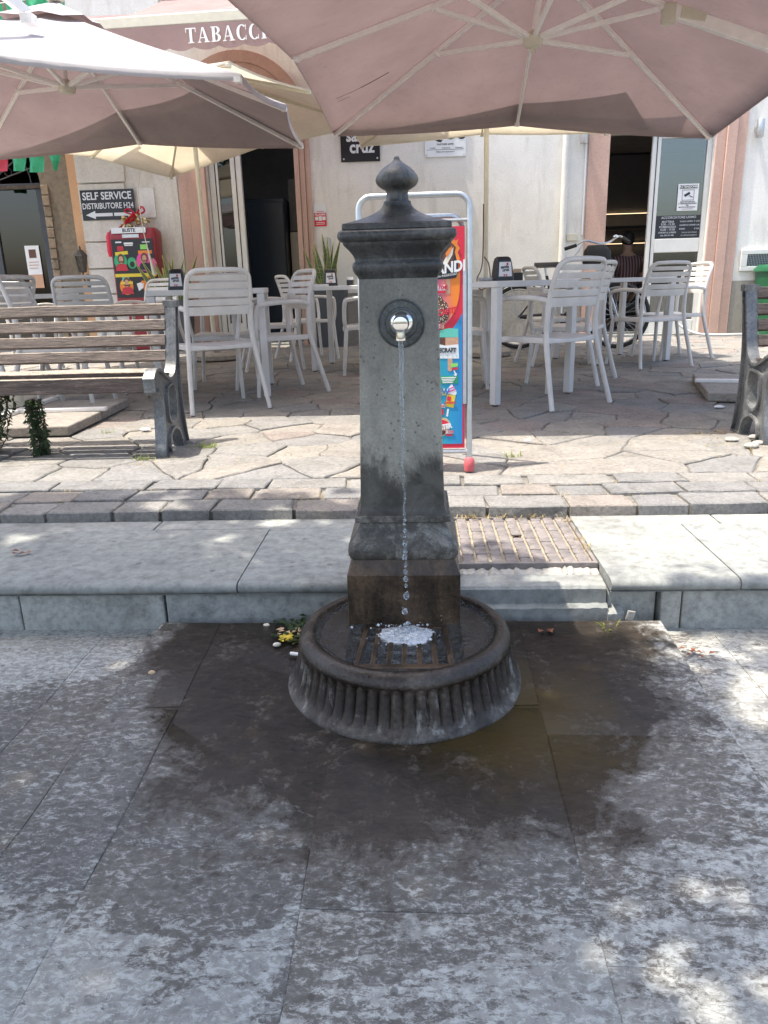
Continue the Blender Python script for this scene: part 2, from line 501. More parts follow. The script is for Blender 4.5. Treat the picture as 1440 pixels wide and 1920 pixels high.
def m_plaster(name, c, grime, bump, bs, world=True):
    t = NT(name)
    p = t.pos(world)
    n = t.noise(p, 1.1, 7, .65, .3)
    st = t.noise(t.pos(world, (1, 1, .18)), 6, 6, .65)
    k = t.noise(p, bs, 5, .75)
    col = t.mix(1, c, t.ramp(n, [(.3, .86), (.6, 1.04)]), 'MULTIPLY')
    col = t.mix(t.math('MULTIPLY', t.smooth(st, .5, .68), .5), col, grime)
    col = t.mix(t.math('MULTIPLY', t.smooth(t.noise(p, 3.3, 8, .75, .8), .56, .68), .35), col, grime)
    col = t.mix(1, col, t.ramp(k, [(.25, .85), (.6, 1.05)]), 'MULTIPLY')
    t.col(col)
    t.rough(.9)
    t.bump(k, bump, .012)
    return t.m
M['plaster'] = m_plaster('cream_plaster', (.74, .73, .68), (.55, .53, .47), .35, 60)
M['roughcast'] = m_plaster('rough_white_plaster', (.7, .68, .6), (.54, .5, .42), 1.0, 34)
M['dado'] = m_plaster('grey_render', (.3, .285, .25), (.2, .19, .17), 1.0, 22)
M['pinkstone'] = m_plaster('pink_sandstone', (.53, .36, .29), (.44, .3, .24), .25, 40)
M['orangepaint'] = m_plaster('ochre_render', (.55, .33, .18), (.4, .24, .13), .3, 40)
M['brownstone'] = m_stone('rough_brown_stone', [(.27, .2, .13), (.23, .175, .115), (.3, .225, .15), (.2, .16, .11)], bump=1.2, scale=16, spots=False)
def m_manhole():
    t = NT('manhole_setts')
    p = t.pos(True)
    n = t.noise(p, 30, 7, .7)
    oi = t.n('ObjectInfo').outputs['Random']
    c = t.ramp(oi, [(0, (.18, .156, .145)), (.5, (.21, .183, .167)), (1, (.16, .142, .134))])
    c = t.mix(1, c, t.ramp(n, [(.3, .65), (.7, 1.3)]), 'MULTIPLY')
    t.col(c); t.rough(.7); t.bump(n, .7, .006)
    return t.m
M['stud'] = m_manhole()
M['dirt'] = flat('joint_dirt', (.33, .285, .21), .95, 0, .3, 60, .6, True)
def m_leafblade():
    """sword leaf: dark bands, yellow margins (local x across the blade is stored in uv-like object x)"""
    t = NT('sword_leaf')
    p = t.pos(scale=(2, 2, 14))
    n = t.noise(p, 4, 4, .6, 1)
    c = t.ramp(n, [(.35, (.035, .06, .025)), (.55, (.12, .17, .06)), (.7, (.2, .24, .09))])
    t.col(c); t.rough(.4)
    return t.m
M['blade'] = m_leafblade()
M['blade_edge'] = flat('leaf_margin', (.5, .45, .14), .45)
def m_shirt():
    t = NT('striped_shirt')
    sx = t.n('SeparateXYZ'); t.l(t.n('TexCoord').outputs['Object'], sx.inputs[0])
    w = t.math('SINE', t.math('MULTIPLY', sx.outputs[0], 150))
    t.col(t.ramp(w, [(.4, (.1, .03, .035)), (.6, (.2, .19, .185))])); t.rough(.85)
    return t.m
M['shirt'] = m_shirt()
def m_gradient():
    t = NT('sunset_print')
    sx = t.n('SeparateXYZ'); t.l(t.n('TexCoord').outputs['Object'], sx.inputs[0])
    f = t.math('ADD', t.math('MULTIPLY', sx.outputs[0], 4.2), t.math('MULTIPLY', sx.outputs[2], .5))
    t.col(t.ramp(f, [(.35, (.28, .06, .4)), (.75, (.6, .15, .25)), (1, (.8, .22, .02))])); t.rough(.45)
    return t.m
M['sunset'] = m_gradient()
def m_bluegrad():
    t = NT('sea_print')
    sx = t.n('SeparateXYZ'); t.l(t.n('TexCoord').outputs['Object'], sx.inputs[0])
    f = t.math('ADD', t.math('MULTIPLY', sx.outputs[0], 3.2), .2)
    t.col(t.ramp(f, [(.3, (.03, .36, .25)), (.65, (.02, .28, .5)), (1, (.02, .12, .46))])); t.rough(.45)
    return t.m
M['sea'] = m_bluegrad()

# ------------------------------------------------------------------ helpers: geometry
class MB:
    def __init__(s):
        s.v = []; s.f = []
    def add(s, vs, fs):
        k = len(s.v)
        s.v += [tuple(v) for v in vs]
        s.f += [tuple(i + k for i in f) for f in fs]
        return s
    def box(s, c, d, m=None):
        x, y, z = d[0] / 2, d[1] / 2, d[2] / 2
        vs = [Vector((i * x, j * y, k * z)) for i in (-1, 1) for j in (-1, 1) for k in (-1, 1)]
        if m is not None:
            vs = [m @ v for v in vs]
        vs = [v + Vector(c) for v in vs]
        return s.add(vs, [(0, 1, 3, 2), (4, 6, 7, 5), (0, 4, 5, 1), (2, 3, 7, 6), (0, 2, 6, 4), (1, 5, 7, 3)])
    def span(s, a, b):
        return s.box([(i + j) / 2 for i, j in zip(a, b)], [abs(j - i) for i, j in zip(a, b)])
    def beam(s, a, b, w, h, upv=(0, 0, 1)):
        """rectangular bar from a to b"""
        a, b = Vector(a), Vector(b)
        d = (b - a).normalized()
        sd = d.cross(Vector(upv))
        if sd.length < 1e-4:
            sd = d.cross(Vector((0, 1, 0)))
        sd.normalize()
        u = sd.cross(d)
        vs = [p + sd * (w / 2 * i) + u * (h / 2 * j) for p in (a, b) for i, j in ((-1, -1), (1, -1), (1, 1), (-1, 1))]
        return s.add(vs, [(0, 3, 2, 1), (4, 5, 6, 7), (0, 1, 5, 4), (1, 2, 6, 5), (2, 3, 7, 6), (3, 0, 4, 7)])
    def tube(s, pts, r, seg=8, closed=False, caps=True, flat=1.0):
        pts = [Vector(p) for p in pts]
        n = len(pts)
        rs = r if isinstance(r, (list, tuple)) else [r] * n
        k = len(s.v)
        prev = None
        for i, p in enumerate(pts):
            if closed:
                d = pts[(i + 1) % n] - pts[i - 1]
            else:
                d = pts[min(i + 1, n - 1)] - pts[max(i - 1, 0)]
            d.normalize()
            if prev is None:
                a = Vector((0, 0, 1)) if abs(d.z) < .9 else Vector((0, 1, 0))
                u = d.cross(a).normalized()
            else:
                u = (prev - d * prev.dot(d)).normalized()
            prev = u
            w = d.cross(u)
            for j in range(seg):
                t_ = 2 * PI * j / seg
                s.v.append(tuple(p + u * (math.cos(t_) * rs[i]) + w * (math.sin(t_) * rs[i] * flat)))
        m = n if closed else n - 1
        for i in range(m):
            a, b = k + i * seg, k + ((i + 1) % n) * seg
            for j in range(seg):
                s.f.append((a + j, a + (j + 1) % seg, b + (j + 1) % seg, b + j))
        if caps and not closed:
            s.f.append(tuple(k + j for j in reversed(range(seg))))
            s.f.append(tuple(k + (n - 1) * seg + j for j in range(seg)))
        return s
    def lathe(s, prof, seg=24, c=(0, 0, 0), m=None, capb=True, capt=True):
        k = len(s.v)
        for r_, z in prof:
            for j in range(seg):
                a = 2 * PI * j / seg
                v = Vector((math.cos(a) * r_, math.sin(a) * r_, z))
                if m is not None:
                    v = m @ v
                s.v.append(tuple(v + Vector(c)))
        for i in range(len(prof) - 1):
            for j in range(seg):
                a, b = k + i * seg, k + (i + 1) * seg
                s.f.append((a + j, a + (j + 1) % seg, b + (j + 1) % seg, b + j))
        if capb: s.f.append(tuple(k + j for j in reversed(range(seg))))
        if capt: s.f.append(tuple(k + (len(prof) - 1) * seg + j for j in range(seg)))
        return s
    def loft(s, rings, caps=True):
        k = len(s.v)
        n = len(rings[0])
        for r_ in rings:
            s.v += [tuple(p) for p in r_]
        for i in range(len(rings) - 1):
            for j in range(n):
                a, b = k + i * n, k + (i + 1) * n
                s.f.append((a + j, a + (j + 1) % n, b + (j + 1) % n, b + j))
        if caps:
            s.f.append(tuple(k + j for j in reversed(range(n))))
            s.f.append(tuple(k + (len(rings) - 1) * n + j for j in range(n)))
        return s
    def prism(s, poly, z0, z1, m=None):
        n = len(poly)
        vs = [Vector((x, y, z0)) for x, y in poly] + [Vector((x, y, z1)) for x, y in poly]
        if m is not None:
            vs = [m @ v for v in vs]
        fs = [tuple(reversed(range(n))), tuple(range(n, 2 * n))] + [(i, (i + 1) % n, n + (i + 1) % n, n + i) for i in range(n)]
        return s.add(vs, fs)
    def card(s, cx, cz, w, h, y, t_=.002, rot=0):
        """thin flat print lying on an xz face, front towards -y"""
        return s.box((cx, y, cz), (w, t_, h), Matrix.Rotation(rot, 3, 'Y') if rot else None)
    def disc(s, cx, cz, r_, y, t_=.002, seg=20, sq=1.0):
        poly = [(cx + math.cos(2 * PI * i / seg) * r_, cz + math.sin(2 * PI * i / seg) * r_ * sq) for i in range(seg)]
        return s.prism(poly, -t_ / 2, t_ / 2, Matrix(((1, 0, 0), (0, 0, -1), (0, 1, 0))) ) if y == 0 else s.add(
            [(x, y + d, z) for d in (-t_ / 2, t_ / 2) for x, z in poly],
            [tuple(range(seg)), tuple(reversed(range(seg, 2 * seg)))] + [(i, i + seg, (i + 1) % seg + seg, (i + 1) % seg) for i in range(seg)])
    def mesh(s, name, mat, smooth=40):
        me = bpy.data.meshes.new(name)
        me.from_pydata(s.v, [], s.f)
        bm = bmesh.new(); bm.from_mesh(me)
        bmesh.ops.recalc_face_normals(bm, faces=bm.faces)
        bm.to_mesh(me); bm.free()
        if smooth:
            me.polygons.foreach_set('use_smooth', [True] * len(me.polygons))
            me.set_sharp_from_angle(angle=R(smooth))
        me.materials.append(mat)
        return me

def link(name, me, parent=None, loc=(0, 0, 0), rot=(0, 0, 0)):
    o = bpy.data.objects.new(name, me)
    o.location = loc; o.rotation_euler = rot
    COL.objects.link(o)
    if parent is not None:
        o.parent = parent
    return o
def bev(o, w, seg=2):
    b = o.modifiers.new('bevel', 'BEVEL')
    b.width = w; b.segments = seg; b.limit_method = 'ANGLE'; b.angle_limit = R(35)
    return o
def part(parent, name, mb, mat, bevel=0, smooth=40, label=None, loc=(0, 0, 0), rot=(0, 0, 0)):
    o = link(name, mb.mesh(name, mat, smooth), parent, loc, rot)
    if bevel: bev(o, bevel)
    if label: o['label'] = label
    return o
def tag(o, label, cat, group=None, kind=None):
    o['label'] = label; o['category'] = cat
    if group: o['group'] = group
    if kind: o['kind'] = kind
    return o
def thing(name, label, cat, loc=(0, 0, 0), rz=0, group=None):
    o = bpy.data.objects.new(name, None)
    COL.objects.link(o)
    o.location = loc; o.rotation_euler = (0, 0, rz); o.empty_display_size = .1
    return tag(o, label, cat, group)
def solo(name, label, cat, mb, mat, loc=(0, 0, 0), rz=0, group=None, bevel=0, smooth=40, kind=None):
    o = link(name, mb.mesh(name, mat, smooth), None, loc, (0, 0, rz))
    if bevel: bev(o, bevel)
    return tag(o, label, cat, group, kind)
def struct(name, mb, mat, parent=None, bevel=0, smooth=40):
    o = link(name, mb.mesh(name, mat, smooth), parent)
    if parent is None: o['kind'] = 'structure'
    if bevel: bev(o, bevel)
    return o
def kids(o):
    return [c for c in ALLKIDS.get(o.name, [])]
def copy_tree(o, loc, rz, label, parent=None):
    c = o.copy(); COL.objects.link(c)
    if parent is None:
        c.location = loc; c.rotation_euler = (0, 0, rz); c['label'] = label
    else:
        c.parent = parent
    for ch in list(o.children):
        copy_tree(ch, None, None, None, c)
    return c
def text(parent, body, size, mat, loc, rot=(PI / 2, 0, 0), align='CENTER', bold=0, sx=1, shear=0, name='lettering', ext=.0008):
    cu = bpy.data.curves.new(name, 'FONT')
    cu.body = body; cu.size = size; cu.align_x = align; cu.align_y = 'CENTER'
    cu.offset = bold; cu.shear = shear; cu.extrude = ext; cu.resolution_u = 3
    cu.materials.append(mat)
    tmp = bpy.data.objects.new(name, cu)
    COL.objects.link(tmp)
    me = bpy.data.meshes.new_from_object(tmp.evaluated_get(bpy.context.evaluated_depsgraph_get()))
    bpy.data.objects.remove(tmp); bpy.data.curves.remove(cu)
    me.name = name
    me.materials.clear(); me.materials.append(mat)
    o = link(name, me, parent, loc, rot)
    o.scale = (sx, 1, 1)
    return o
def curve_plate(name, outlines, half, mat, bevel=0):
    """flat plate with holes from closed 2d outlines (x, y); returns a mesh in the xy plane"""
    cu = bpy.data.curves.new(name, 'CURVE')
    cu.dimensions = '2D'; cu.fill_mode = 'BOTH'; cu.extrude = half; cu.bevel_depth = bevel
    for ol in outlines:
        sp = cu.splines.new('POLY')
        sp.points.add(len(ol) - 1)
        for p, q in zip(sp.points, ol):
            p.co = (q[0], q[1], 0, 1)
        sp.use_cyclic_u = True
    tmp = bpy.data.objects.new(name, cu)
    COL.objects.link(tmp)
    dg = bpy.context.evaluated_depsgraph_get()
    me = bpy.data.meshes.new_from_object(tmp.evaluated_get(dg))
    bpy.data.objects.remove(tmp); bpy.data.curves.remove(cu)
    me.name = name
    me.materials.clear(); me.materials.append(mat)
    return me
def catmull(pts, n=6, closed=False):
    P = [Vector(p) for p in pts]
    out = []
    m = len(P)
    rng = range(m if closed else m - 1)
    for i in rng:
        if closed:
            p0, p1, p2, p3 = P[i - 1], P[i], P[(i + 1) % m], P[(i + 2) % m]
        else:
            p0, p1, p2, p3 = P[max(i - 1, 0)], P[i], P[i + 1], P[min(i + 2, m - 1)]
        for k in range(n):
            t_ = k / n
            out.append(.5 * ((2 * p1) + (p2 - p0) * t_ + (2 * p0 - 5 * p1 + 4 * p2 - p3) * t_ ** 2 + (3 * p1 - p0 - 3 * p2 + p3) * t_ ** 3))
    if not closed:
        out.append(P[-1])
    return out
def rr(w, d, r_, z, n=3, c=(0, 0)):
    """rounded-rectangle ring at height z"""
    out = []
    for sx_, sy_, a0 in ((1, 1, 0), (-1, 1, PI / 2), (-1, -1, PI), (1, -1, 1.5 * PI)):
        for k in range(n + 1):
            a = a0 + PI / 2 * k / n
            out.append((c[0] + sx_ * (w / 2 - r_) + math.cos(a) * r_, c[1] + sy_ * (d / 2 - r_) + math.sin(a) * r_, z))
    return out
XZ = Matrix(((1, 0, 0), (0, 0, -1), (0, 1, 0)))     # 2d (x, y) drawn on a facade: x across, y up, extrusion towards -Y

PZ = .19                                            # top of the upper plaza

# ------------------------------------------------------------------ ground, slate, kerb, plaza
def patch_z(y):
    return max(0, .042 * (y - 1.05) / .85)
ground = struct('ground', MB().add([(-60, -40, -.012), (60, -40, -.012), (60, 60, -.012), (-60, 60, -.012)], [(0, 1, 2, 3)]), M['mortar'], smooth=0)
def slab(poly, zf, th=.03, tilt=0, inset=.006, dep=.004, rag=.006):
    """one flagstone with slightly chipped outline; poly in world xy"""
    pts = []
    for i, (x, y) in enumerate(poly):
        x2, y2 = poly[(i + 1) % len(poly)]
        L = math.hypot(x2 - x, y2 - y)
        k = max(1, int(L / (.12 if rag < .01 else .06)))
        for j in range(k):
            q = j / k
            px, py = x + (x2 - x) * q, y + (y2 - y) * q
            nv = (noise.noise_vector(Vector((px * 9, py * 9, 1.3))) + .6 * noise.noise_vector(Vector((px * 31, py * 31, 4.3)))) * rag
            pts.append((px + nv.x, py + nv.y))
    cx = sum(p[0] for p in pts) / len(pts); cy = sum(p[1] for p in pts) / len(pts)
    n = len(pts)
    jz = random.uniform(-.0015, .0015); tx = random.uniform(-.004, .004); ty = random.uniform(-.004, .004)
    def zz(x, y): return zf(y) + jz + (x - cx) * tx + (y - cy) * ty
    def ins(p, d):
        v = Vector((p[0] - cx, p[1] - cy)); L = v.length
        return (cx + v.x * (1 - d / L), cy + v.y * (1 - d / L))
    top = [ins(p, inset) for p in pts]
    mb = MB()
    vs = [(x, y, zz(x, y) - th) for x, y in pts] + [(x, y, zz(x, y) - dep) for x, y in pts] + [(x, y, zz(x, y)) for x, y in top]
    fs = [(i, (i + 1) % n, n + (i + 1) % n, n + i) for i in range(n)] + [(n + i, n + (i + 1) % n, 2 * n + (i + 1) % n, 2 * n + i) for i in range(n)] + [tuple(range(2 * n, 3 * n))]
    mb.add(vs, fs)
    return mb
def slab_grid(xs, y0, y1, zf, mat, gap=.0007, lo=.35, hi=.7, pin=None):
    for i in range(len(xs) - 1):
        y = y1
        while y > y0 + .05:
            L = random.uniform(lo, hi)
            yb = max(y0, y - L)
            if yb - y0 < .18: yb = y0
            k1, k2 = random.uniform(-.012, .012), random.uniform(-.012, .012)
            poly = [(xs[i] + gap, yb + gap + k1), (xs[i + 1] - gap, yb + gap + k2), (xs[i + 1] - gap, y - gap), (xs[i] + gap, y - gap)]
            part(ground, 'paving_slab', slab(poly, zf, inset=.0016, dep=.0008, rag=.007), mat, smooth=30)
            y = yb
slab_grid([-2.6, -2.05, -1.5, -.91, -.745], -.3, 1.9, lambda y: 0, M['slate'])
slab_grid([-.735, -.565, -.2, .26, .645], -.2, 1.9, patch_z, M['slate'], lo=.3, hi=.62)
slab_grid([.66, .8, 1.25, 1.8, 2.4], -.3, 1.9, lambda y: -.004, M['slate'])

part(ground, 'slate_bed', MB().add([(-2.65, -.35, -.0011), (2.45, -.35, -.0011), (2.45, 1.05, -.0011), (-2.65, 1.05, -.0011), (-.738, 1.05, -.0011), (.65, 1.05, -.0011), (.65, 1.9, .0406), (-.738, 1.9, .0406)], [(0, 1, 2, 3), (4, 5, 6, 7)]).add([(-2.65, 1.05, -.0011), (-.738, 1.05, -.0011), (-.738, 1.95, -.0011), (-2.65, 1.95, -.0011), (.65, 1.05, -.0055), (2.45, 1.05, -.0055), (2.45, 1.95, -.0055), (.65, 1.95, -.0055)], [(0, 1, 2, 3), (4, 5, 6, 7)]).add([(-.738, 1.05, -.02), (-.738, 1.9, -.02), (-.738, 1.9, .0406), (-.738, 1.05, -.0011), (.65, 1.05, -.02), (.65, 1.9, -.02), (.65, 1.9, .0406), (.65, 1.05, -.0011)], [(0, 1, 2, 3), (4, 5, 6, 7)]), M['slate'], smooth=0)
kerb = bpy.data.objects.new('kerb', None); COL.objects.link(kerb); kerb['kind'] = 'structure'
KX = [-4.2, -3.1, -2.0, -.52, .105]
def nosed(x0, x1, y0, y1, z0, z1):
    """slab with a rounded front nose"""
    pr = [(y1, z0), (y0 + .006, z0)] + [(y0 + .022 - math.cos(a) * .022, (z0 + z1) / 2 + .0 + math.sin(a) * (z1 - z0) / 2) for a in [(-70 + 140 * k / 6) * PI / 180 for k in range(7)]] + [(y0 + .03, z1), (y1, z1)]
    k = max(2, int((x1 - x0) / .035)); rings = []
    for q in range(k + 1):
        x = x0 + (x1 - x0) * q / k
        w = noise.noise(Vector((x * 23, 2, 5))) * .0022 + max(0, noise.noise(Vector((x * 9, 7, 5))) - .35) * .03
        rings.append([(x, y + (w if y < y0 + .028 else 0), z - (abs(w) * .6 if y < y0 + .028 and z > z0 + .01 else 0)) for y, z in pr])
    return MB().loft(rings)
for a, b in list(zip(KX[:-1], KX[1:])) + [(.515, .865), (.865, 2.1), (2.1, 3.4)]:
    part(kerb, 'kerb_slab', nosed(a + .0025, b - .0025, 1.92, 2.415, .116, .15 + random.uniform(-.001, .001)), M['kerb'], smooth=50)
for a, b in [(-4.2, -2.3), (-2.3, -.93), (-.93, .1), (.515, 1.0), (1.0, 3.4)]:
    part(kerb, 'kerb_strip', MB().span((a + .003, 2.42, .06), (b - .003, 2.525, .149 + random.uniform(-.001, .001))), M['kerb'], bevel=.003)
for a, b in [(-4.2, -2.4), (-2.4, -1.17), (-1.17, -.742), (-.738, .1)]:
    part(kerb, 'kerb_riser', MB().span((a + .002, 1.945 + random.uniform(0, .004), -.05), (b - .002, 2.3, .1145)), M['kerbdirty'], bevel=.004)
for a, b in [(.66, .72), (.72, 1.9), (1.9, 3.4)]:
    part(kerb, 'kerb_riser', MB().span((a + .002, 1.945 + random.uniform(0, .004), -.05), (b - .002, 2.3, .1145)), M['kerbdirty'], bevel=.004)
part(kerb, 'kerb_riser', MB().span((.52, 1.97, -.05), (.655, 2.3, .1145)), M['kerbdirty'], bevel=.004)
# broken stretch in front of the manhole: two low blocks with chipped white tops
def chipped(x0, x1, y0, y1, z0, z1, n=60, amp=.0022):
    rings = []
    for i in range(n + 1):
        x = x0 + (x1 - x0) * i / n
        h = z1 + (noise.noise(Vector((x * 70, z1 * 50, 3))) + .6 * noise.noise(Vector((x * 190, z1 * 50, 5)))) * amp
        f_ = y0 + noise.noise(Vector((x * 110, z1 * 90, 7))) * amp * .6
        rings.append([(x, y1, z0), (x, y0, z0), (x, f_, h - .007), (x, f_ + .008, h), (x, y1, h + .004)])
    return MB().loft(rings)
part(kerb, 'kerb_block', chipped(.1, .512, 1.95, 2.03, .05, .122), M['kerb'], smooth=35)
part(kerb, 'kerb_block', chipped(.06, .515, 1.935, 1.955, -.02, .07), M['kerb'], smooth=35)
part(kerb, 'kerb_block', chipped(.515, .56, 1.93, 1.97, -.02, .055, 14), M['kerbdirty'], smooth=35)
part(kerb, 'mortar_rubble', chipped(.105, .512, 2.031, 2.068, .03, .128, 60, .009), M['concrete_rub'], smooth=30)

# manhole cover, framed, filled with rows of small setts
mh = thing('manhole_cover', 'square iron manhole cover filled with brown setts, set in the grey kerb', 'manhole cover', (.31, 2.305, .142))
part(mh, 'cover_plate', MB().span((-.2, -.23, -.03), (.2, .225, -.004)), M['dirt'])
fr_ = MB()
for a, b in (((-.205, -.235, -.03), (.205, -.222, .006)), ((-.205, .215, -.03), (.205, .228, .006)), ((-.205, -.2215, -.03), (-.194, .2145, .006)), ((.194, -.2215, -.03), (.205, .2145, .006))):
    fr_.span(a, b)
part(mh, 'cover_frame', fr_, M['stud'], bevel=.002)
stud_me = [MB().loft([rr(.0335, .0345, .004, -.006), rr(.033, .034, .004, .002 + h), rr(.027, .028, .004, .0045 + h)]).mesh('cover_sett', M['stud']) for h in (0, .0012, -.001)]
for i in range(9):
    for j in range(12):
        if abs(i - 4) < 1 and abs(j - 6) < 1: continue
        link('cover_sett', random.choice(stud_me), mh, (-.17 + i * .0425 + random.uniform(-.001, .001), -.2 + j * .0362, 0), (0, 0, random.uniform(-.05, .05)))
part(mh, 'lifting_hole', MB().lathe([(.014, -.004), (.014, .002), (.008, .002), (.008, -.003)], 12, (.0, .017, 0)), M['iron_rust'])

plaza = bpy.data.objects.new('plaza', None); COL.objects.link(plaza); plaza['kind'] = 'structure'
struct('plaza_bed', MB().span((-12, 2.545, -.01), (12, 10.5, PZ - .013)), M['mortar'], plaza, smooth=0)
# two rows of dressed setts along the step
for row, (ya, yb) in enumerate(((2.525, 2.665), (2.673, 2.812), (2.82, 2.965))):
    x = -3.6 + row * .12
    while x < 3.4:
        w = random.uniform(.17, .31) if row < 2 else random.uniform(.2, .42)
        poly = [(x, ya), (x + w - .014, ya + random.uniform(-.006, .006)), (x + w - .014 + random.uniform(-.012, .012), yb - .006), (x + random.uniform(-.008, .008), yb - .006)]
        hz = random.uniform(-.006, .005)
        mb = slab(poly, lambda y: PZ - .002 + hz, .075)
        mb.v = [(a + noise.noise(Vector((a * 23, b * 23, c * 23))) * .007, b + noise.noise(Vector((a * 23 + 9, b * 23, c * 23))) * .008, c) for a, b, c in mb.v]
        part(plaza, 'sett', mb, M['sett'], smooth=0)
        x += w
# crazy paving: Voronoi cells
random.seed(21)
def clip(poly, px, py, nx, ny):
    out = []
    for i in range(len(poly)):
        a, b = poly[i], poly[(i + 1) % len(poly)]
        da = (a[0] - px) * nx + (a[1] - py) * ny; db = (b[0] - px) * nx + (b[1] - py) * ny
        if da <= 0: out.append(a)
        if da * db < 0:
            t_ = da / (da - db)
            out.append((a[0] + (b[0] - a[0]) * t_, a[1] + (b[1] - a[1]) * t_))
    return out
seeds = []
XA, XB, YA, YB = -6.2, 6.4, 2.972, 10.5
gx, gy = .31, .25
yy = YA + .1
rowi = 0
while yy < YB:
    xx = XA + (rowi % 2) * gx * .5
    while xx < XB:
        if random.random() > .1:
            seeds.append((xx + random.uniform(-.15, .15), yy + random.uniform(-.13, .13)))
        xx += gx
    yy += gy; rowi += 1
cells = {}
for i, (x, y) in enumerate(seeds):
    cells.setdefault((int(x // .8), int(y // .8)), []).append(i)
stones = []
for i, (x, y) in enumerate(seeds):
    poly = [(max(XA, x - 1), max(YA, y - 1)), (min(XB, x + 1), max(YA, y - 1)), (min(XB, x + 1), min(YB, y + 1)), (max(XA, x - 1), min(YB, y + 1))]
    cx, cy = int(x // .8), int(y // .8)
    for a in (-1, 0, 1):
        for b in (-1, 0, 1):
            for j in cells.get((cx + a, cy + b), ()):
                if j != i:
                    u, v = seeds[j]
                    dx_, dy_ = u - x, v - y
                    L = math.hypot(dx_, dy_)
                    if L < 1e-6: continue
                    g = random.uniform(.002, .0065)
                    poly = clip(poly, (x + u) / 2 - dx_ / L * g, (y + v) / 2 - dy_ / L * g, dx_, dy_)
                    if len(poly) < 3: break
    if len(poly) >= 3:
        stones.append((math.hypot(x, y), x, y, poly))
stones.sort()
inview, rest = [], []
for s_ in stones:
    d, x, y, poly = s_
    (inview if abs(x + .05 * y) < .56 * y + .35 and len(inview) < 290 else rest).append(s_)
def stone_mb(poly):
    h = random.uniform(-.006, .004)
    return slab(poly, lambda y: PZ - .002 + h, .03, inset=.007, dep=.005, rag=.016)
for d, x, y, poly in inview:
    part(plaza, 'paving_stone', stone_mb(poly), M['plaza'], smooth=0)
mb = MB()
for d, x, y, poly in rest:
    q = stone_mb(poly); mb.add(q.v, q.f)
far = part(plaza, 'far_paving', mb, M['plaza'], smooth=25); far['kind'] = 'stuff'

# ------------------------------------------------------------------ fountain
FX, FY = -.045, 1.805
ft = thing('drinking_fountain', 'old cast iron drinking fountain with onion finial, chrome spout and round fluted basin', 'fountain', (FX, FY, 0))
def sq(parts_, n=3):
    return [rr(2 * h, 2 * h, r_, z, n) for h, z, r_ in parts_]
part(ft, 'plinth', MB().loft(sq([(.136, .0, .003), (.136, .1, .003), (.1365, .272, .003), (.1345, .276, .004), (.133, .28, .005), (.124, .31, .006)])), M['iron_rust'], smooth=25)
tor_ = None
tor = [(.124, .308, .01), (.129, .311, .02), (.1325, .318, .024), (.1335, .329, .025), (.132, .34, .025), (.126, .353, .024), (.117, .364, .02), (.108, .38, .013), (.103, .393, .008), (.102, .4, .004)]
part(ft, 'base_moulding', MB().loft(sq(tor, 5)), M['moulding'], smooth=50)
part(ft, 'base_shelf', MB().loft(sq([(.112, .3985, .003), (.114, .4, .003), (.114, .412, .003), (.1125, .4145, .003)])), M['moulding'], smooth=25)
sh = [(.11, .4145, .004), (.106, .418, .004), (.102, .426, .004), (.1, .438, .004)]
sh += [(.1 - .0135 * k / 8, .438 + (.955 - .438) * k / 8, .004) for k in range(1, 9)]
part(ft, 'shaft', MB().loft(sq(sh)), M['shaft'], smooth=30)
cap = [(.0865, .953, .004), (.09, .96, .005), (.095, .965, .008), (.0985, .972, .012), (.1, .979, .013), (.0985, .986, .012), (.094, .991, .008), (.0935, .995, .006), (.097, 1.003, .005), (.104, 1.012, .005), (.113, 1.021, .005), (.1155, 1.024, .005), (.1165, 1.029, .006), (.122, 1.031, .008), (.1265, 1.036, .01), (.1275, 1.042, .011), (.126, 1.049, .01), (.121, 1.053, .007), (.1135, 1.054, .005)]
part(ft, 'cornice', MB().loft(sq(cap, 4)), M['iron_dark'], smooth=42)
part(ft, 'cap_plate', MB().loft(sq([(.1155, 1.0535, .004), (.117, 1.055, .004), (.117, 1.064, .004), (.1155, 1.067, .004)])), M['iron_dark'], smooth=25)
cr = [(.113, 1.067, .004)] + [(.03 + .083 * (1 - k / 9) ** 2.1, 1.067 + .05 * (k / 9), .004 + .006 * k / 9) for k in range(1, 10)]
part(ft, 'cap_roof', MB().loft(sq(cr)), M['iron_dark'], smooth=35)
part(ft, 'finial', MB().lathe([(0.0291, 1.116), (0.0272, 1.1188), (0.0247, 1.1234), (0.0243, 1.1365), (0.0257, 1.1411), (0.0349, 1.1458), (0.0427, 1.1513), (0.047, 1.1579), (0.048, 1.1634), (0.0456, 1.1709), (0.0393, 1.1792), (0.0301, 1.1876), (0.0194, 1.1946), (0.0116, 1.1997), (0.0073, 1.2044), (0.0063, 1.2085), (0.0039, 1.2113)], 28), M['iron_dark'], smooth=50)
part(ft, 'finial_bolt', MB().lathe([(.01, 1.066), (.01, 1.074), (.006, 1.076)], 8, (.088, -.06, 0)), M['iron_dark'])
# spout
fy = -.0895
RXF = Matrix.Rotation(PI / 2, 3, 'X')
part(ft, 'rosette', MB().lathe([(.053, .0), (.053, .004), (.0505, .0065), (.048, .004), (.036, .004), (.034, .008), (.031, .009)], 36, (.006, fy, .857), RXF), M['rosette'], smooth=40)
sp = part(ft, 'spout', MB().lathe([(.0295, .006), (.0295, .012), (.0285, .018), (.025, .0265), (.0195, .033), (.016, .038), (.0145, .05), (.0145, .085), (.0163, .09), (.0163, .104), (.0155, .107), (.013, .1075)], 32, (.006, fy, .86), RXF), M['chrome'], smooth=50)
part(sp, 'nozzle', MB().lathe([(.0095, .853), (.0098, .84), (.0105, .833), (.0105, .8265), (.0075, .826)], 20, (.006, fy - .094, 0)), M['chrome'])
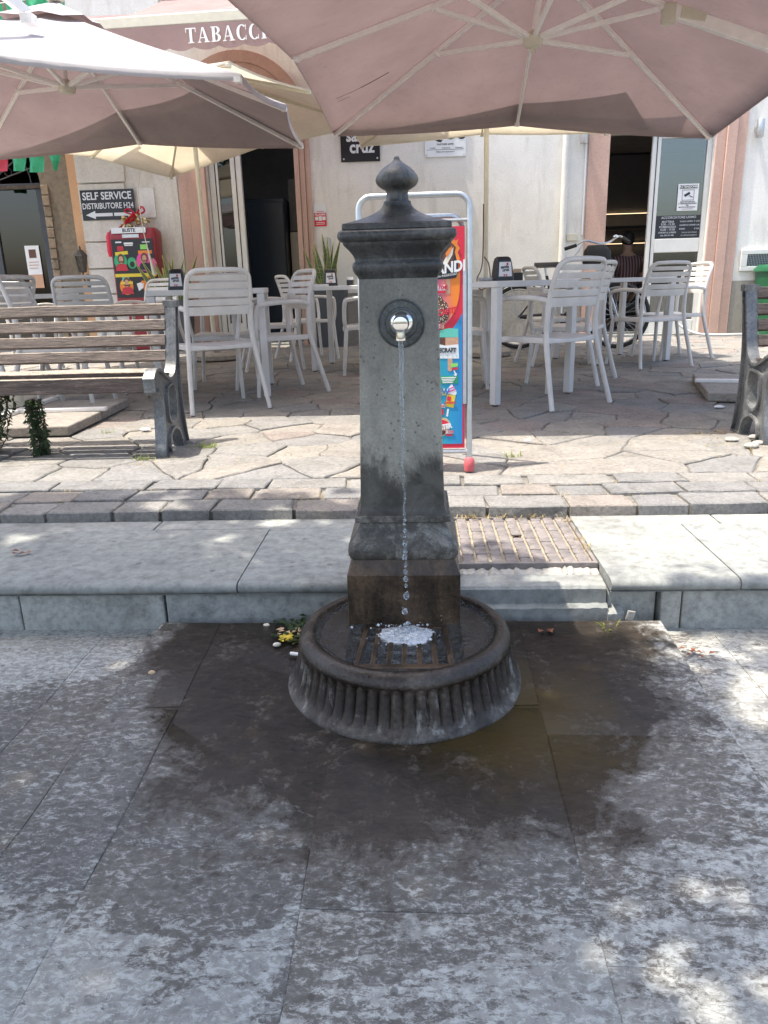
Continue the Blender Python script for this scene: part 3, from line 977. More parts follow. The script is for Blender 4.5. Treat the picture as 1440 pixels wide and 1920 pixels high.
# basin: circular bowl, fluted outer wall
bc = (0.0, 1.65 - FY)
prof = [(.29, -.012), (.292, .006), (.289, .012), (.282, .017), (.274, .026), (.2665, .045), (.261, .065), (.2565, .085), (.254, .1), (.2535, .107), (.2555, .11), (.256, .114), (.254, .12), (.2495, .1295), (.243, .136), (.235, .1395), (.2265, .1395), (.219, .136), (.2145, .13), (.212, .128), (.21, .1265), (.2, .126), (.198, .126)]
mb = MB()
SEG = 480
rings = []
for r_, z in prof:
    ring = []
    for j in range(SEG):
        a = 2 * PI * j / SEG
        rf = r_
        if .022 < z < .104 and r_ > .24:
            k_ = math.sin(PI * (z - .022) / .082) ** .3
            u_ = (j % 8) / 8
            rf = r_ + (.002 - .0115 * (1 - math.sin(PI * u_) ** .6)) * k_
        ring.append((bc[0] + math.cos(a) * rf, bc[1] + math.sin(a) * rf, z + .012))
    rings.append(ring)
rings = rings[:-1]
mb.loft(rings, caps=False)
part(ft, 'basin', mb, M['iron_basin'], smooth=35)
fl_ = MB()
wx0, wx1, wy0, wy1 = -.132, .138, 1.452 - FY, 1.69 - FY
wl_ = MB()
for a_, b_ in (((wx0, wy0), (wx1, wy0)), ((wx1, wy0), (wx1, wy1)), ((wx1, wy1), (wx0, wy1)), ((wx0, wy1), (wx0, wy0))):
    wl_.add([(*a_, .05), (*b_, .05), (*b_, .137), (*a_, .137)], [(0, 1, 2, 3)])
wl_.add([(wx0, wy0, .05), (wx1, wy0, .05), (wx1, wy1, .05), (wx0, wy1, .05)], [(0, 1, 2, 3)])
part(ft, 'drain_pit', wl_, M['black'], smooth=0)
outl_ = [(math.cos(2 * PI * k / 64) * .2005, bc[1] + math.sin(2 * PI * k / 64) * .2005) for k in range(64)]
fm = curve_plate('basin_floor', [outl_, [(wx0, wy0), (wx1, wy0), (wx1, wy1), (wx0, wy1)]], .004, M['basin_floor'])
link('basin_floor', fm, ft, (0, 0, .134))
# grate over the drain
gr = thing('drain_grate', 'slotted iron grate lying in the fountain basin under the water jet', 'grate', (FX + .003, 1.556, .1445))
g = MB()
gw, gd = .105, .104
def gp(u, v):     # u -1..1 across, v 0 front .. 1 back; narrower at the back
    return (u * (gw - .012 * v), -gd + 2 * gd * v)
for u in (-1, -.665, -.33, 0, .33, .665, 1):
    a, b = gp(u, 0), gp(u, 1)
    g.beam((a[0], a[1], -.004 if abs(u) == 1 else -.005), (b[0], b[1], -.004 if abs(u) == 1 else -.005), .0125, .014)
for v in (0.02, .97):
    a, b = gp(-1, v), gp(1, v)
    g.beam((a[0], a[1], -.0045), (b[0], b[1], -.0045), .02, .0135)
part(gr, 'grate_bars', g, M['iron_rust'], bevel=.0025)
part(gr, 'drain_well', MB().span((-.1, -.106, -.08), (.1, .108, -.075)), M['black'])
# water held in the basin
def ripple(x, y):
    d = math.hypot(x - FX, y - 1.66)
    return .0012 * math.sin(d * 150) * math.exp(-d * 9)
wb = MB()
rows = 26; sg = 72
WZ = .1455
vs = [(FX, bc[1] + FY, WZ)]; fs = []
for i in range(1, rows + 1):
    for j in range(sg):
        a = 2 * PI * j / sg
        x, y = FX + math.cos(a) * .2155 * i / rows, bc[1] + FY + math.sin(a) * .2155 * i / rows
        vs.append((x, y, WZ + ripple(x, y)))
for j in range(sg):
    fs.append((0, 1 + j, 1 + (j + 1) % sg))
for i in range(rows - 1):
    for j in range(sg):
        a, b = 1 + i * sg, 1 + (i + 1) * sg
        fs.append((a + j, b + j, b + (j + 1) % sg, a + (j + 1) % sg))
wb.add(vs, fs)
solo('basin_water', 'shallow rippled water filling the round iron basin', 'water', wb, M['pool'], kind='stuff', smooth=180)
# falling jet: wavering thread that breaks into drops
jx, jy = FX + .006, FY + fy - .094
ws = thing('water_jet', 'thin stream of water falling from the chrome spout, breaking into drops', 'water jet', (jx, jy, 0))
pts, rs = [], []
random.seed(3)
n = 120
for i in range(n + 1):
    z = .83 - (.83 - .45) * i / n
    s_ = i / n
    wob = .001 + .0055 * s_
    pts.append((noise.noise(Vector((z * 26, 1, 2))) * wob, noise.noise(Vector((z * 26, 5, 2))) * wob, z))
    base = .0052 * (1 - .55 * s_)
    bead = .75 * s_ * abs(noise.noise(Vector((z * 95, 9, 1)))) * 2.2 - .32 * s_
    rs.append(max(.0012, base * (1 + bead * 1.25 + .3 * noise.noise(Vector((z * 160, 3, 3))))))
part(ws, 'stream', MB().tube(pts, rs, 10), M['jet'], smooth=180)
drop_me = MB().lathe([(.0002, -.008), (.0035, -.0068), (.0056, -.003), (.006, .0005), (.0048, .0042), (.0026, .008), (.0007, .011)], 14, capb=True).mesh('drop', M['jet'], 180)
for z, s_, dx_ in ((.442, .6, 0), (.43, .75, .001), (.417, .55, -.001), (.402, .8, .001), (.388, .6, 0), (.37, .85, -.001), (.352, .8, .001), (.338, 1.0, -.001), (.318, .75, .001), (.3, 1.05, 0), (.282, 1.1, 0), (.266, .7, .001), (.24, 1.15, .001), (.2, 1.2, -.003), (.165, 1.15, 0), (.125, 1.35, .001), (.155, .35, .01), (.21, .3, -.008)):
    o = link('drop', drop_me, ws, (dx_, 0, z), (random.uniform(-.3, .3), random.uniform(-.3, .3), 0))
    s_ *= .95; o.scale = (s_ * random.uniform(.85, 1.2), s_, s_ * random.uniform(.8, 1.2))
# splash crown in the basin: an uneven skin of foam, bubbles and thrown droplets
sb = MB()
vs = [(0, 0, .006)]; fs = []
for i in range(1, 17):
    for j in range(64):
        a = 2 * PI * j / 64
        edge_ = .062 * (1 + .22 * noise.noise(Vector((math.cos(a) * 1.6, math.sin(a) * 1.6, 3))) + .12 * noise.noise(Vector((math.cos(a) * 6, math.sin(a) * 6, 8))))
        r_ = edge_ * i / 16
        x, y = math.cos(a) * r_ * 1.12, math.sin(a) * r_ * .82
        hh = .0055 * math.sin(PI * min(1, i / 16) ** .7) + .003 * noise.noise(Vector((x * 120, y * 120, 4))) * (1 - (i / 16) ** 3)
        vs.append((x, y, hh if i < 16 else -.002))
for j in range(64): fs.append((0, 1 + j, 1 + (j + 1) % 64))
for i in range(15):
    for j in range(64):
        a, b = 1 + i * 64, 1 + (i + 1) * 64
        fs.append((a + j, b + j, b + (j + 1) % 64, a + (j + 1) % 64))
sb.add(vs, fs)
for k in range(170):
    a = random.uniform(0, 2 * PI); r_ = abs(random.gauss(.03, .028))
    s_ = random.uniform(.0006, .0024) * (1 if random.random() < .9 else 1.7)
    z_ = s_ + .004 * random.random() if random.random() < .8 else abs(random.gauss(0, .014))
    sb.lathe([(s_ * .5, -s_ * .8), (s_, 0), (s_ * .5, s_ * .8)], 6, (math.cos(a) * r_ * 1.3, math.sin(a) * r_, z_))
solo('splash', 'white foaming splash where the jet hits the basin water', 'splash', sb, M['foam'], (jx, jy - .01, .1455), kind='stuff', smooth=180)

# ------------------------------------------------------------------ benches
def bench_outline():
    top = catmull([(.40, .70), (.372, .60), (.34, .49), (.312, .41), (.265, .358), (.205, .345), (.14, .368), (.075, .4), (.02, .404), (-.03, .372)], 4)
    rest_ = catmull([(-.03, .31), (.0, .30), (.03, .315), (.06, .30), (.066, .22), (.05, .11), (.02, .0)], 4)
    foot1 = [Vector((.115, .0))]
    arch = catmull([(.105, .03), (.125, .075), (.17, .105), (.225, .105), (.275, .075), (.30, .02)], 4)
    foot2 = [Vector((.30, .0)), Vector((.40, .0))]
    back = catmull([(.385, .04), (.362, .16), (.358, .32), (.375, .46), (.405, .58), (.43, .66), (.44, .70)], 4)
    conv = lambda L: [Vector((p[0], p[1])) for p in L]
    return [p for L in (top, rest_, foot1, arch, foot2, back) for p in conv(L)]
OUT = bench_outline()
HOLE = [Vector((p[0], p[1])) for p in catmull([(.15, .30), (.135, .22), (.14, .16), (.185, .135), (.24, .15), (.265, .2), (.268, .27), (.25, .315), (.2, .315)], 4, True)]
def ribbon(loop, w, th):
    """flat strip following a closed outline, width w across (local x), thickness th"""
    n = len(loop); mb = MB(); rings = []
    for i, p in enumerate(loop):
        d = (loop[(i + 1) % n] - loop[i - 1])
        if d.length < 1e-6: d = Vector((1, 0))
        d.normalize()
        nn = Vector((-d.y, d.x)) * th / 2
        rings.append([(-w / 2, p.x + nn.x, p.y + nn.y), (w / 2, p.x + nn.x, p.y + nn.y), (w / 2, p.x - nn.x, p.y - nn.y), (-w / 2, p.x - nn.x, p.y - nn.y)])
    rings.append(rings[0])
    mb.loft(rings, caps=False)
    return mb
web = curve_plate('end_frame', [[(p.x, p.y) for p in OUT], [(p.x, p.y) for p in HOLE]], .011, M['iron_bench'])
for v in web.vertices:
    x, y, z = v.co
    v.co = (z, x, y)
rim_me = ribbon(OUT, .052, .013)
h_ = ribbon(HOLE, .05, .012); rim_me.add(h_.v, h_.f)
rim_me.box((0, .41, .69), (.07, .05, .03))
rim_mesh = rim_me.mesh('flange', M['iron_bench'], 40)
def plank(L, w, th, seed):
    """slightly warped plank along x"""
    mb = MB(); rings = []
    n = 12
    for i in range(n + 1):
        x = L * i / n
        a = noise.noise(Vector((x * 3, seed, 1))) * .004; b = noise.noise(Vector((x * 3, seed, 9))) * .003
        c = .003
        rings.append([(x, -w / 2 + c + a, -th / 2 + b), (x, w / 2 - c + a, -th / 2 + b), (x, w / 2 + a, -th / 2 + c + b), (x, w / 2 + a, th / 2 - c + b), (x, w / 2 - c + a, th / 2 + b), (x, -w / 2 + c + a, th / 2 + b), (x, -w / 2 + a, th / 2 - c + b), (x, -w / 2 + a, -th / 2 + c + b)])
    return mb.loft(rings)
def bench(label, loc, rz, L, ends):
    b = thing('park_bench', label, 'bench', loc, rz, 'slatted park benches')
    for x in ends:
        e = link('end_frame', web, b, (x, 0, 0))
        link('flange', rim_mesh, e)
    for i, (y, z) in enumerate(((.374, .664), (.352, .590), (.330, .517), (.308, .444))):
        part(b, 'back_slat', plank(L - .052, .034, .052, i + loc[0]), M['wood'], loc=(.026, y + .024, z), rot=(R(-15), 0, 0), smooth=30)
    for i, (y, z, a) in enumerate(((.23, .352, -5), (.14, .366, 0), (.05, .385, 7))):
        part(b, 'seat_slat', plank(L, .076, .04, i + 7 + loc[0]), M['wood'], loc=(0, y, z), rot=(R(a), 0, 0), smooth=30)
    part(b, 'front_slat', plank(L, .03, .07, 20 + loc[0]), M['wood'], loc=(0, -.012, .345), smooth=30)
    return b
bench('long brown slatted bench with dark iron end, beside the chairs', (-3.025, 3.37, PZ), R(0.5), 1.8, (.02, .72, 1.8))
bench('slatted bench cut off by the photo edge, its silvery iron end in full sun', (1.6, 3.43, PZ), R(0), 1.8, (0.0, 1.78))

# ------------------------------------------------------------------ ice cream A-board
ab = thing('sandwich_board', 'tubular steel pavement board with a bright ice cream poster, behind the fountain', 'signboard', (-.015, 3.03, PZ), R(0))
ALEAN = Matrix.Rotation(R(-4), 3, 'X')
def av(x, y, z): return ALEAN @ Vector((x, y, z))
arc = lambda cx, cz, r_, a0, a1, n=6: [(cx + math.cos(R(a0 + (a1 - a0) * k / n)) * r_, cz + math.sin(R(a0 + (a1 - a0) * k / n)) * r_) for k in range(n + 1)]
path = [(.215, .05), (.215, .5), (.215, 1.0)] + arc(.165, 1.03, .05, 0, 90) + arc(-.165, 1.03, .05, 90, 180) + [(-.215, 1.0), (-.215, .5), (-.215, .05)]
part(ab, 'tube_frame', MB().tube([av(x, 0, z) for x, z in path], .0115, 10), M['steel'])
path2 = [(.19, .05), (.19, .9)] + arc(.14, .95, .05, 0, 90) + arc(-.14, .95, .05, 90, 180) + [(-.19, .9), (-.19, .05)]
B2 = Matrix.Rotation(R(14), 3, 'X')
part(ab, 'rear_frame', MB().tube([B2 @ Vector((x, 0, z - 1)) + Vector((0, .09, 1)) for x, z in path2], .011, 8), M['steel'])
part(ab, 'cross_bar', MB().tube([av(-.215, .0, .085), av(.215, .0, .085)], .009, 8).tube([av(-.215, .0, .985), av(.215, .0, .985)], .007, 8), M['steel'])
for s_ in (-1, 1):
    p = av(.215 * s_, 0, .0)
    part(ab, 'rubber_foot', MB().lathe([(.012, 0), (.02, .004), (.0225, .025), (.0215, .05), (.014, .06)], 16, p), M['pink_rubber'])
pan = bpy.data.objects.new('poster_panel', MB().span((-.196, -.006, .1), (.196, .006, .962)).mesh('poster_panel', M['redprint'])); COL.objects.link(pan)
pan.parent = ab; pan.rotation_euler = (R(-4), 0, 0)
part(pan, 'clip_rail', MB().span((.189, -.0105, .28), (.203, .0105, .8)).span((-.203, -.0105, .28), (-.189, -.0105, .8)), M['steel'])
def pr(name, mb, mat, lv): return part(pan, name, mb, mat, smooth=0, loc=(0, -.0065 - .0012 * lv, 0))
bez = lambda pts, n=8: [(p.x, p.y) for p in catmull(pts, n)]
def ply(poly, t_=.0008): return MB().prism(poly, 0, t_, XZ)
pan['label'] = 'poster with red border, purple and blue fields and ice creams'
def P(y): return .1 + (855 - y) / 447 * .862
def X(x): return .085 + (x - 828) * .00226
def box2(x0, x1, y0, y1): return [(X(x0), P(y1)), (X(x1), P(y1)), (X(x1), P(y0)), (X(x0), P(y0))]
def pp2(pts): return [(X(a), P(b)) for a, b in pts]
pr('print_field', ply([(-.185, P(412))] + [(-.185, P(640))] + bez([(X(790), P(640)), (X(828), P(610)), (X(850), P(590)), (X(864), P(560)), (X(869), P(520)), (X(866), P(470)), (X(856), P(430)), (X(846), P(412))], 6)), M['sunset'], 0)
pr('print_sea', ply([(-.185, P(846)), (.187, P(846)), (.187, P(578))] + bez([(.187, P(576)), (X(862), P(598)), (X(850), P(612)), (X(828), P(626)), (X(790), P(650)), (-.185, P(660))], 6)), M['sea'], 0)
pr('print_bag', ply(pp2([(760, 510), (850, 509), (862, 507), (866, 497), (866, 470), (860, 445), (840, 425), (790, 415), (760, 430)])), M['black'], 1)
pr('print_splash', ply(pp2([(857, 432), (862, 436), (866, 432), (864, 442), (869, 450), (865, 458), (869, 470), (865, 480), (861, 462), (859, 450)])), M['orange'], 2)
pr('print_chocolate', ply(pp2([(832, 486), (846, 490), (858, 470), (862, 448), (854, 440), (840, 462)])), M['brownprint'], 2)
pr('print_cream', ply(pp2([(838, 480), (846, 482), (856, 462), (858, 448), (850, 456)])), M['cream'], 3)
pr('print_flame', ply(pp2([(846, 468), (853, 456), (856, 446), (850, 450), (844, 460)])), M['orange'], 4)
text(pan, 'GRANDI', .056, M['white'], (X(838), -.0115, P(489)), rot=(PI / 2, R(-6), 0), shear=.15, bold=.002, sx=.85)
text(pan, 'DA PASSEGGIO', .012, M['white'], (X(846), -.0115, P(502)), rot=(PI / 2, R(-8), 0), shear=.2)
pr('print_stick', ply(box2(845, 852, 509, 538)), M['skinprint'], 1)
pr('print_price', ply(box2(827, 844, 520, 531)), M['white'], 1)
text(pan, '2,70€', .024, M['redprint'], (X(835.5), -.0095, P(525.5)), bold=.0006)
pr('print_price', ply(box2(830, 843, 531.5, 536)), M['redprint'], 2)
choc = bez(pp2([(822, 590), (822, 565), (826, 546), (833, 540), (838, 545), (841, 552), (846, 556), (849, 570), (848, 585), (843, 594), (832, 596)]), 4)
pr('print_bar', ply(choc), M['brownprint'], 1)
t = NT('nut_print'); v_ = t.voro(t.pos(), 190); t.col(t.ramp(v_, [(.25, (.8, .72, .58)), (.45, (.1, .04, .02))])); t.rough(.5)
pr('print_nuts', ply([(x * .97 + .003, z * .99 + .006) for x, z in choc]), t.m, 2)
text(pan, 'CROCCANTE', .03, M['redprint'], (X(832), -.0125, P(576)), rot=(PI / 2, R(-9), 0), bold=.0015, sx=.8)
pr('print_stick', ply(box2(836, 841, 596, 607)), M['skinprint'], 1)
pr('print_price', ply(box2(820, 836, 598, 606)), M['white'], 2)
text(pan, '2,00€', .018, M['redprint'], (X(828), -.0105, P(602)))
pr('print_flash', ply(box2(822, 831, 618, 640)), M['yellow'], 1)
pr('print_block', ply(pp2([(833, 624), (866, 625), (866, 608), (850, 606), (833, 610)])), M['teal'], 1)
pr('print_block', ply(pp2([(833, 638), (843, 641), (843, 625), (833, 624)])), M['brownprint'], 1)
pr('print_block', ply(pp2([(843, 641), (866, 639), (866, 625), (843, 625)])), M['skinprint'], 1)
pr('print_block', ply(pp2([(832, 667), (867, 668), (866, 639), (843, 641), (832, 638)])), M['white'], 1)
text(pan, 'MINECRAFT', .023, M['darkgrey'], (X(839), -.0095, P(651)), bold=.0012, sx=.85)
for a, b in ((836, 645), (846, 660), (852, 644), (859, 649), (862, 661), (838, 663), (855, 663)):
    pr('print_chip', ply(box2(a, a + 1.6, b, b + 1.6)), M['teal'], 2)
pr('print_stick', ply(bez(pp2([(847, 668), (855, 668), (855, 684), (854, 692), (850, 694), (847, 690)]), 3)), M['skinprint'], 1)
pr('print_flag', ply(pp2([(852, 678), (865, 677), (865, 684), (853, 686)])), M['limeprint'], 2)
pr('print_flag', ply(pp2([(855, 687), (865, 686), (865, 690), (856, 691)])), M['redprint'], 2)
pr('print_arrow', ply(pp2([(857, 692), (859, 692), (862, 699), (864, 697), (862, 704), (857, 701), (860, 700)])), M['white'], 2)
pr('print_box', ply(box2(832, 865, 703, 719)), M['greenprint'], 1)
for k_ in range(4):
    pr('print_line', ply(box2(835 + k_, 862 - k_ * 2, 705.5 + k_ * 3.4, 707.4 + k_ * 3.4)), M['white'], 2)
pr('print_flash', ply(box2(818, 844, 729, 743)), M['yellow'], 1)
text(pan, 'NEW', .034, M['blue'], (X(835), -.0095, P(736)), bold=.0015, sx=.85)
pr('print_cone', ply(pp2([(843, 766), (857, 770), (861, 742), (846, 740)])), M['yellow'], 1)
pr('print_label', ply(pp2([(845, 754), (852, 756), (853, 746), (846, 745)])), M['redprint'], 2)
text(pan, 'HARIBO', .013, M['redprint'], (X(851), -.0105, P(759)), bold=.0004)
pr('print_swirl', ply(bez(pp2([(845, 741), (845, 733), (849, 727), (854, 720), (858, 728), (862, 734), (862, 742), (854, 744)]), 4)), M['white'], 1)
pr('print_swirl_line', ply(pp2([(847, 735), (861, 730), (861, 732), (847, 738)])), M['pinkprint'], 2)
pr('print_swirl_line', ply(pp2([(850, 728), (859, 725), (859, 727), (850, 730)])), M['pinkprint'], 2)
pr('print_stick', ply(pp2([(846, 771), (849, 772), (847, 788), (844, 787)])), M['white'], 1)
pr('print_price', ply(box2(826, 842, 762, 769)), M['white'], 2)
text(pan, '1,90€', .016, M['redprint'], (X(834), -.0105, P(765.5)))
pr('print_badge', ply(box2(824, 839, 772, 784)), M['redprint'], 2)
pr('print_badge', ply(box2(826, 836, 784.5, 789)), M['limeprint'], 2)
pr('print_cup', ply(bez(pp2([(826, 830), (824, 810), (828, 796), (838, 790), (847, 794), (851, 804), (848, 818), (840, 828)]), 4)), M['peach'], 1)
pr('print_swirl_line', ply(bez(pp2([(828, 805), (834, 795), (844, 797), (849, 804), (842, 803), (836, 808)]), 4)), M['redprint'], 2)
pr('print_swirl_line', ply(bez(pp2([(828, 825), (834, 818), (844, 818), (842, 824), (834, 828)]), 4)), M['brownprint'], 2)
text(pan, 'TWISTER', .026, M['white'], (X(834), -.0115, P(811)), rot=(PI / 2, R(-10), 0), bold=.0015, sx=.85)
pr('print_price', ply(box2(842, 857, 817, 824)), M['white'], 2)
text(pan, '1,50€', .016, M['redprint'], (X(849.5), -.0105, P(820.5)))
pr('print_badge', ply(box2(844, 855, 825, 829)), M['redprint'], 2)
# ------------------------------------------------------------------ chairs
ch0 = thing('cafe_chair', '', 'chair', group='slatted plastic cafe armchairs')
CH = M['chair']
def seat_ring(z, s_):
    pts = []
    for (x, y) in catmull([(-.225, .2), (-.2, .225), (0, .232), (.2, .225), (.225, .2), (.232, .0), (.215, -.195), (.19, -.215), (0, -.22), (-.19, -.215), (-.215, -.195), (-.232, 0)], 4, True):
        pts.append((x * s_, y * s_, z(x * s_, y * s_)))
    return pts
top = lambda d: (lambda x, y: .422 + d - .012 * max(0, 1 - (x / .2) ** 2) * (1 if y < .12 else max(0, 1 - (y - .12) * 9)) - .016 * max(0, y - .14) / .09)
part(ch0, 'seat', MB().loft([seat_ring(lambda x, y: .385, .95), seat_ring(lambda x, y: .388 - .016 * max(0, y - .14) / .09, .99), seat_ring(lambda x, y: .405 - .016 * max(0, y - .14) / .09, 1.0), seat_ring(top(-.002), .985), seat_ring(top(0), .95), seat_ring(top(0), .6), seat_ring(top(0), .25)]), CH, smooth=60)
for s_ in (-1, 1):
    part(ch0, 'leg', MB().tube(catmull([(.255 * s_, -.315, 0), (.235 * s_, -.258, .2), (.214 * s_, -.207, .4), (.207 * s_, -.2, .52), (.204 * s_, -.207, .63)], 4), [.0145 + .0025 * min(1, k / 10) for k in range(17)], 10, flat=1.1), CH, smooth=60)
    part(ch0, 'leg', MB().tube(catmull([(.252 * s_, .235, 0), (.238 * s_, .215, .2), (.228 * s_, .2, .4)], 4), [.0135, .014, .0145, .015, .0155, .016, .0165, .017, .017], 10), CH, smooth=60)
    part(ch0, 'armrest', MB().tube(catmull([(.206 * s_, -.205, .635), (.245 * s_, -.12, .652), (.268 * s_, .04, .653), (.27 * s_, .165, .64), (.262 * s_, .205, .615), (.25 * s_, .215, .5), (.232 * s_, .21, .415), (.222 * s_, .19, .395)], 4), .0145, 10, flat=1.15), CH, smooth=60)
def bk(x, z):   # back surface: leans back, curved in plan
    return (x * .955, -.2 - (z - .6) * .16 - (z - .6) ** 2 * .5 - .025 * (1 - (x / .215) ** 2), z)
mb = MB()
fr_p = [(-.214, .6), (-.212, .7), (-.206, .79)] + [(-.135 - math.cos(R(a)) * .068, .805 + math.sin(R(a)) * .058) for a in range(15, 90, 15)] + [(-.1, .865), (0, .867), (.1, .865)] + [(.135 + math.cos(R(a)) * .068, .805 + math.sin(R(a)) * .058) for a in range(75, 0, -15)] + [(.206, .79), (.212, .7), (.214, .6)]
mb.tube([bk(x, z) for x, z in catmull([(p[0], p[1], 0) for p in fr_p], 2) and [(p.x, p.y) for p in catmull([(q[0], q[1], 0) for q in fr_p], 2)]], .0155, 10)
bf = part(ch0, 'back_frame', mb, CH, smooth=60)
for z, hw, xw in ((.82, .0155, .187), (.774, .0175, .2), (.7245, .0185, .206), (.624, .026, .21), (.675, .019, .21)):
    rings = []
    for i in range(11):
        x = -xw + 2 * xw * i / 10
        lo, hi = Vector(bk(x, z - hw)), Vector(bk(x, z + hw))
        d = Vector((0, .0075, 0))
        rings.append([tuple(lo - d), tuple(lo + d), tuple((lo + hi) / 2 + d * 1.25), tuple(hi + d), tuple(hi - d), tuple((lo + hi) / 2 - d * 1.25)])
    part(ch0, 'back_slat', MB().loft(rings), CH, smooth=60)
chairs = [
 (-1.36, 4.98, 30.6, 'pale chair next to the dark iron end of the long bench, back to viewer'),
 (-1.55, 6.1, 188, 'pale chair across the table from the one beside the long bench end'),
 (.81, 4.89, 35.8, 'pale armchair closest to the viewer at the table right of the poster board'),
 (1.14, 5.92, 62, 'armchair turned aside just behind the nearest armchair by the poster board'),
 (2.03, 6.93, 18, 'armchair with its slatted back to the viewer at the table before the barber shop door'),
 (2.42, 7.55, 106, 'sunlit white armchair right in front of the glass shop door'),
 (.27, 5.78, -92, 'armchair half hidden behind the poster board and the nearest table leg'),
 (1.29, 7.28, -80, 'armchair in front of the bicycle saddle, turned towards the shop door'),
 (-1.08, 5.65, 121, 'armchair seen from the side between the near bench table and the open bar door'),
 (-1.4, 7.35, -72, 'armchair in the shade before the dark bar doorway, partly behind the side-turned chair'),
 (-1.2, 8.32, -62, 'armchair in front of the grey planter, nearest to the facade'),
 (-.45, 6.85, 96, 'armchair cut by the fountain shaft, its armrest catching the sun'),
 (-2.42, 5.08, -84, 'grey backlit chair in side view above the bench backrest'),
 (-2.55, 5.95, 8, 'shaded chair with wide slotted back in front of the red vending machine pillar'),
 (-2.98, 5.2, 80, 'chair cut off by the photo edge above the bench, seen side on'),
 (-4.0, 7.6, 3, 'bright white sunlit chair before the brown stone building'),
 (-2.78, 7.85, 160, 'pale chair standing right in front of the red vending machine'),
]
for i, (x, y, a, lab) in enumerate(chairs):
    if i == 0:
        ch0.location = (x, y, PZ); ch0.rotation_euler = (0, 0, R(a)); ch0['label'] = lab
    else:
        copy_tree(ch0, (x, y, PZ), R(a), lab)

# ------------------------------------------------------------------ tables
tb0 = thing('cafe_table', '', 'table', group='square white cafe tables')
TS = .8
part(tb0, 'tabletop', MB().span((-TS / 2, -TS / 2, .718), (TS / 2, TS / 2, .755)), M['table'], bevel=.004)
for a in (-1, 1):
    for b in (-1, 1):
        q = (TS / 2 - .03)
        lg = part(tb0, 'leg', MB().span((a * q - .025, b * q - .025, .008), (a * q + .025, b * q + .025, .7175)), M['table'], bevel=.004)
        part(lg, 'foot_cap', MB().lathe([(.018, 0), (.018, .01)], 10, (a * q, b * q, 0)), M['rubber'])
tables = [
 (.5, 5.26, 42, 'square white table set cornerwise right behind the poster board'),
 (1.835, 7.455, 20, 'white table in front of the barber shop doorway'),
 (-.56, 7.3, -6, 'white table with a dispenser and small boxes, left of the fountain shaft'),
 (-1.52, 5.66, 9, 'white table behind the chair at the bench end'),
 (-3.35, 6.55, 24, 'white table behind the bench backrest, near the brown stone building'),
]
for i, (x, y, a, lab) in enumerate(tables):
    if i == 0:
        tb0.location = (x, y, PZ); tb0.rotation_euler = (0, 0, R(a)); tb0['label'] = lab
    else:
        copy_tree(tb0, (x, y, PZ), R(a), lab)
TZ = PZ + .756
# napkin dispensers
dp0 = thing('napkin_dispenser', '', 'napkin dispenser', group='black napkin dispensers on the tables')
part(dp0, 'case', MB().loft([rr(.125, .1, .012, 0), rr(.125, .1, .014, .012), rr(.118, .093, .014, .03), rr(.1, .08, .016, .115), rr(.092, .074, .02, .135), rr(.07, .055, .022, .145)]), M['black'], smooth=45)
def slope_card(w, z0, z1, y0, y1):
    return MB().add([(-w / 2, y0, z0), (w / 2, y0, z0), (w * .44, y1, z1), (-w * .44, y1, z1), (-w / 2, y0 + .003, z0), (w / 2, y0 + .003, z0), (w * .44, y1 + .003, z1), (-w * .44, y1 + .003, z1)], [(0, 1, 2, 3), (7, 6, 5, 4), (0, 4, 5, 1), (1, 5, 6, 2), (2, 6, 7, 3), (3, 7, 4, 0)])
cd = part(dp0, 'card', slope_card(.088, .026, .112, -.0505, -.0435), M['white'])
tl = R(90 - 4.6)
text(cd, 'santa', .026, M['darkgrey'], (-.004, -.0462, .083), (tl, R(-6), 0), bold=.0012)
text(cd, 'cruz', .026, M['darkgrey'], (.002, -.0475, .065), (tl, R(-6), 0), bold=.0012)
part(cd, 'red_mark', MB().box((.014, -.0457, .1), (.012, .002, .014)).box((0, -.0498, .036), (.03, .002, .004)).box((-.008, -.0502, .03), (.007, .002, .006)).box((.006, -.0502, .03), (.007, .002, .006)), M['redprint'])
sd = part(dp0, 'side_print', MB().add([(.063, -.032, .03), (.063, .032, .03), (.0535, .026, .112), (.0535, -.026, .112)], [(0, 1, 2, 3)]), flat('side_card', (.12, .12, .11), .4, 0, .6, 70))
disp = [(.53, 4.99, 18, 'large-looking black napkin dispenser on the table beside the poster board'), (1.72, 7.25, -22, 'small black napkin dispenser in front of the dark barber shop doorway'), (-.8, 7.08, 10, 'black napkin dispenser on the table left of the fountain, beside a potted plant'), (-1.75, 5.6, 5, 'black napkin dispenser behind the chair at the bench end')]
for i, (x, y, a, lab) in enumerate(disp):
    if i == 0:
        dp0.location = (x, y, TZ); dp0.rotation_euler = (0, 0, R(a)); dp0['label'] = lab
    else:
        copy_tree(dp0, (x, y, TZ), R(a), lab)
def sugar_box(x, y, a, lab):
    b = thing('sachet_box', lab, 'sachet box', (x, y, TZ), R(a), 'black sachet boxes')
    part(b, 'box_body', MB().span((-.03, -.03, 0), (.03, .03, .048)), M['black'], bevel=.003)
    part(b, 'sachets', MB().span((-.026, -.01, .0485), (.026, -.002, .072)).span((-.026, .002, .0485), (.026, .01, .066)), M['peach'] if a > 0 else M['white'])
sugar_box(.64, 5.12, 12, 'black sachet box with an orange sachet, next to the nearest dispenser')
sugar_box(-.62, 7.1, -4, 'black sachet box left of the fountain, beside the dispenser')
ast = MB().lathe([(.035, 0), (.042, .004), (.047, .022), (.043, .022), (.038, .006), (.0, .006)], 20)
solo('ashtray', 'small grey ashtray at the left of the nearest napkin dispenser', 'ashtray', ast, M['steel'], (.42, 4.92, TZ), group='table ashtrays')
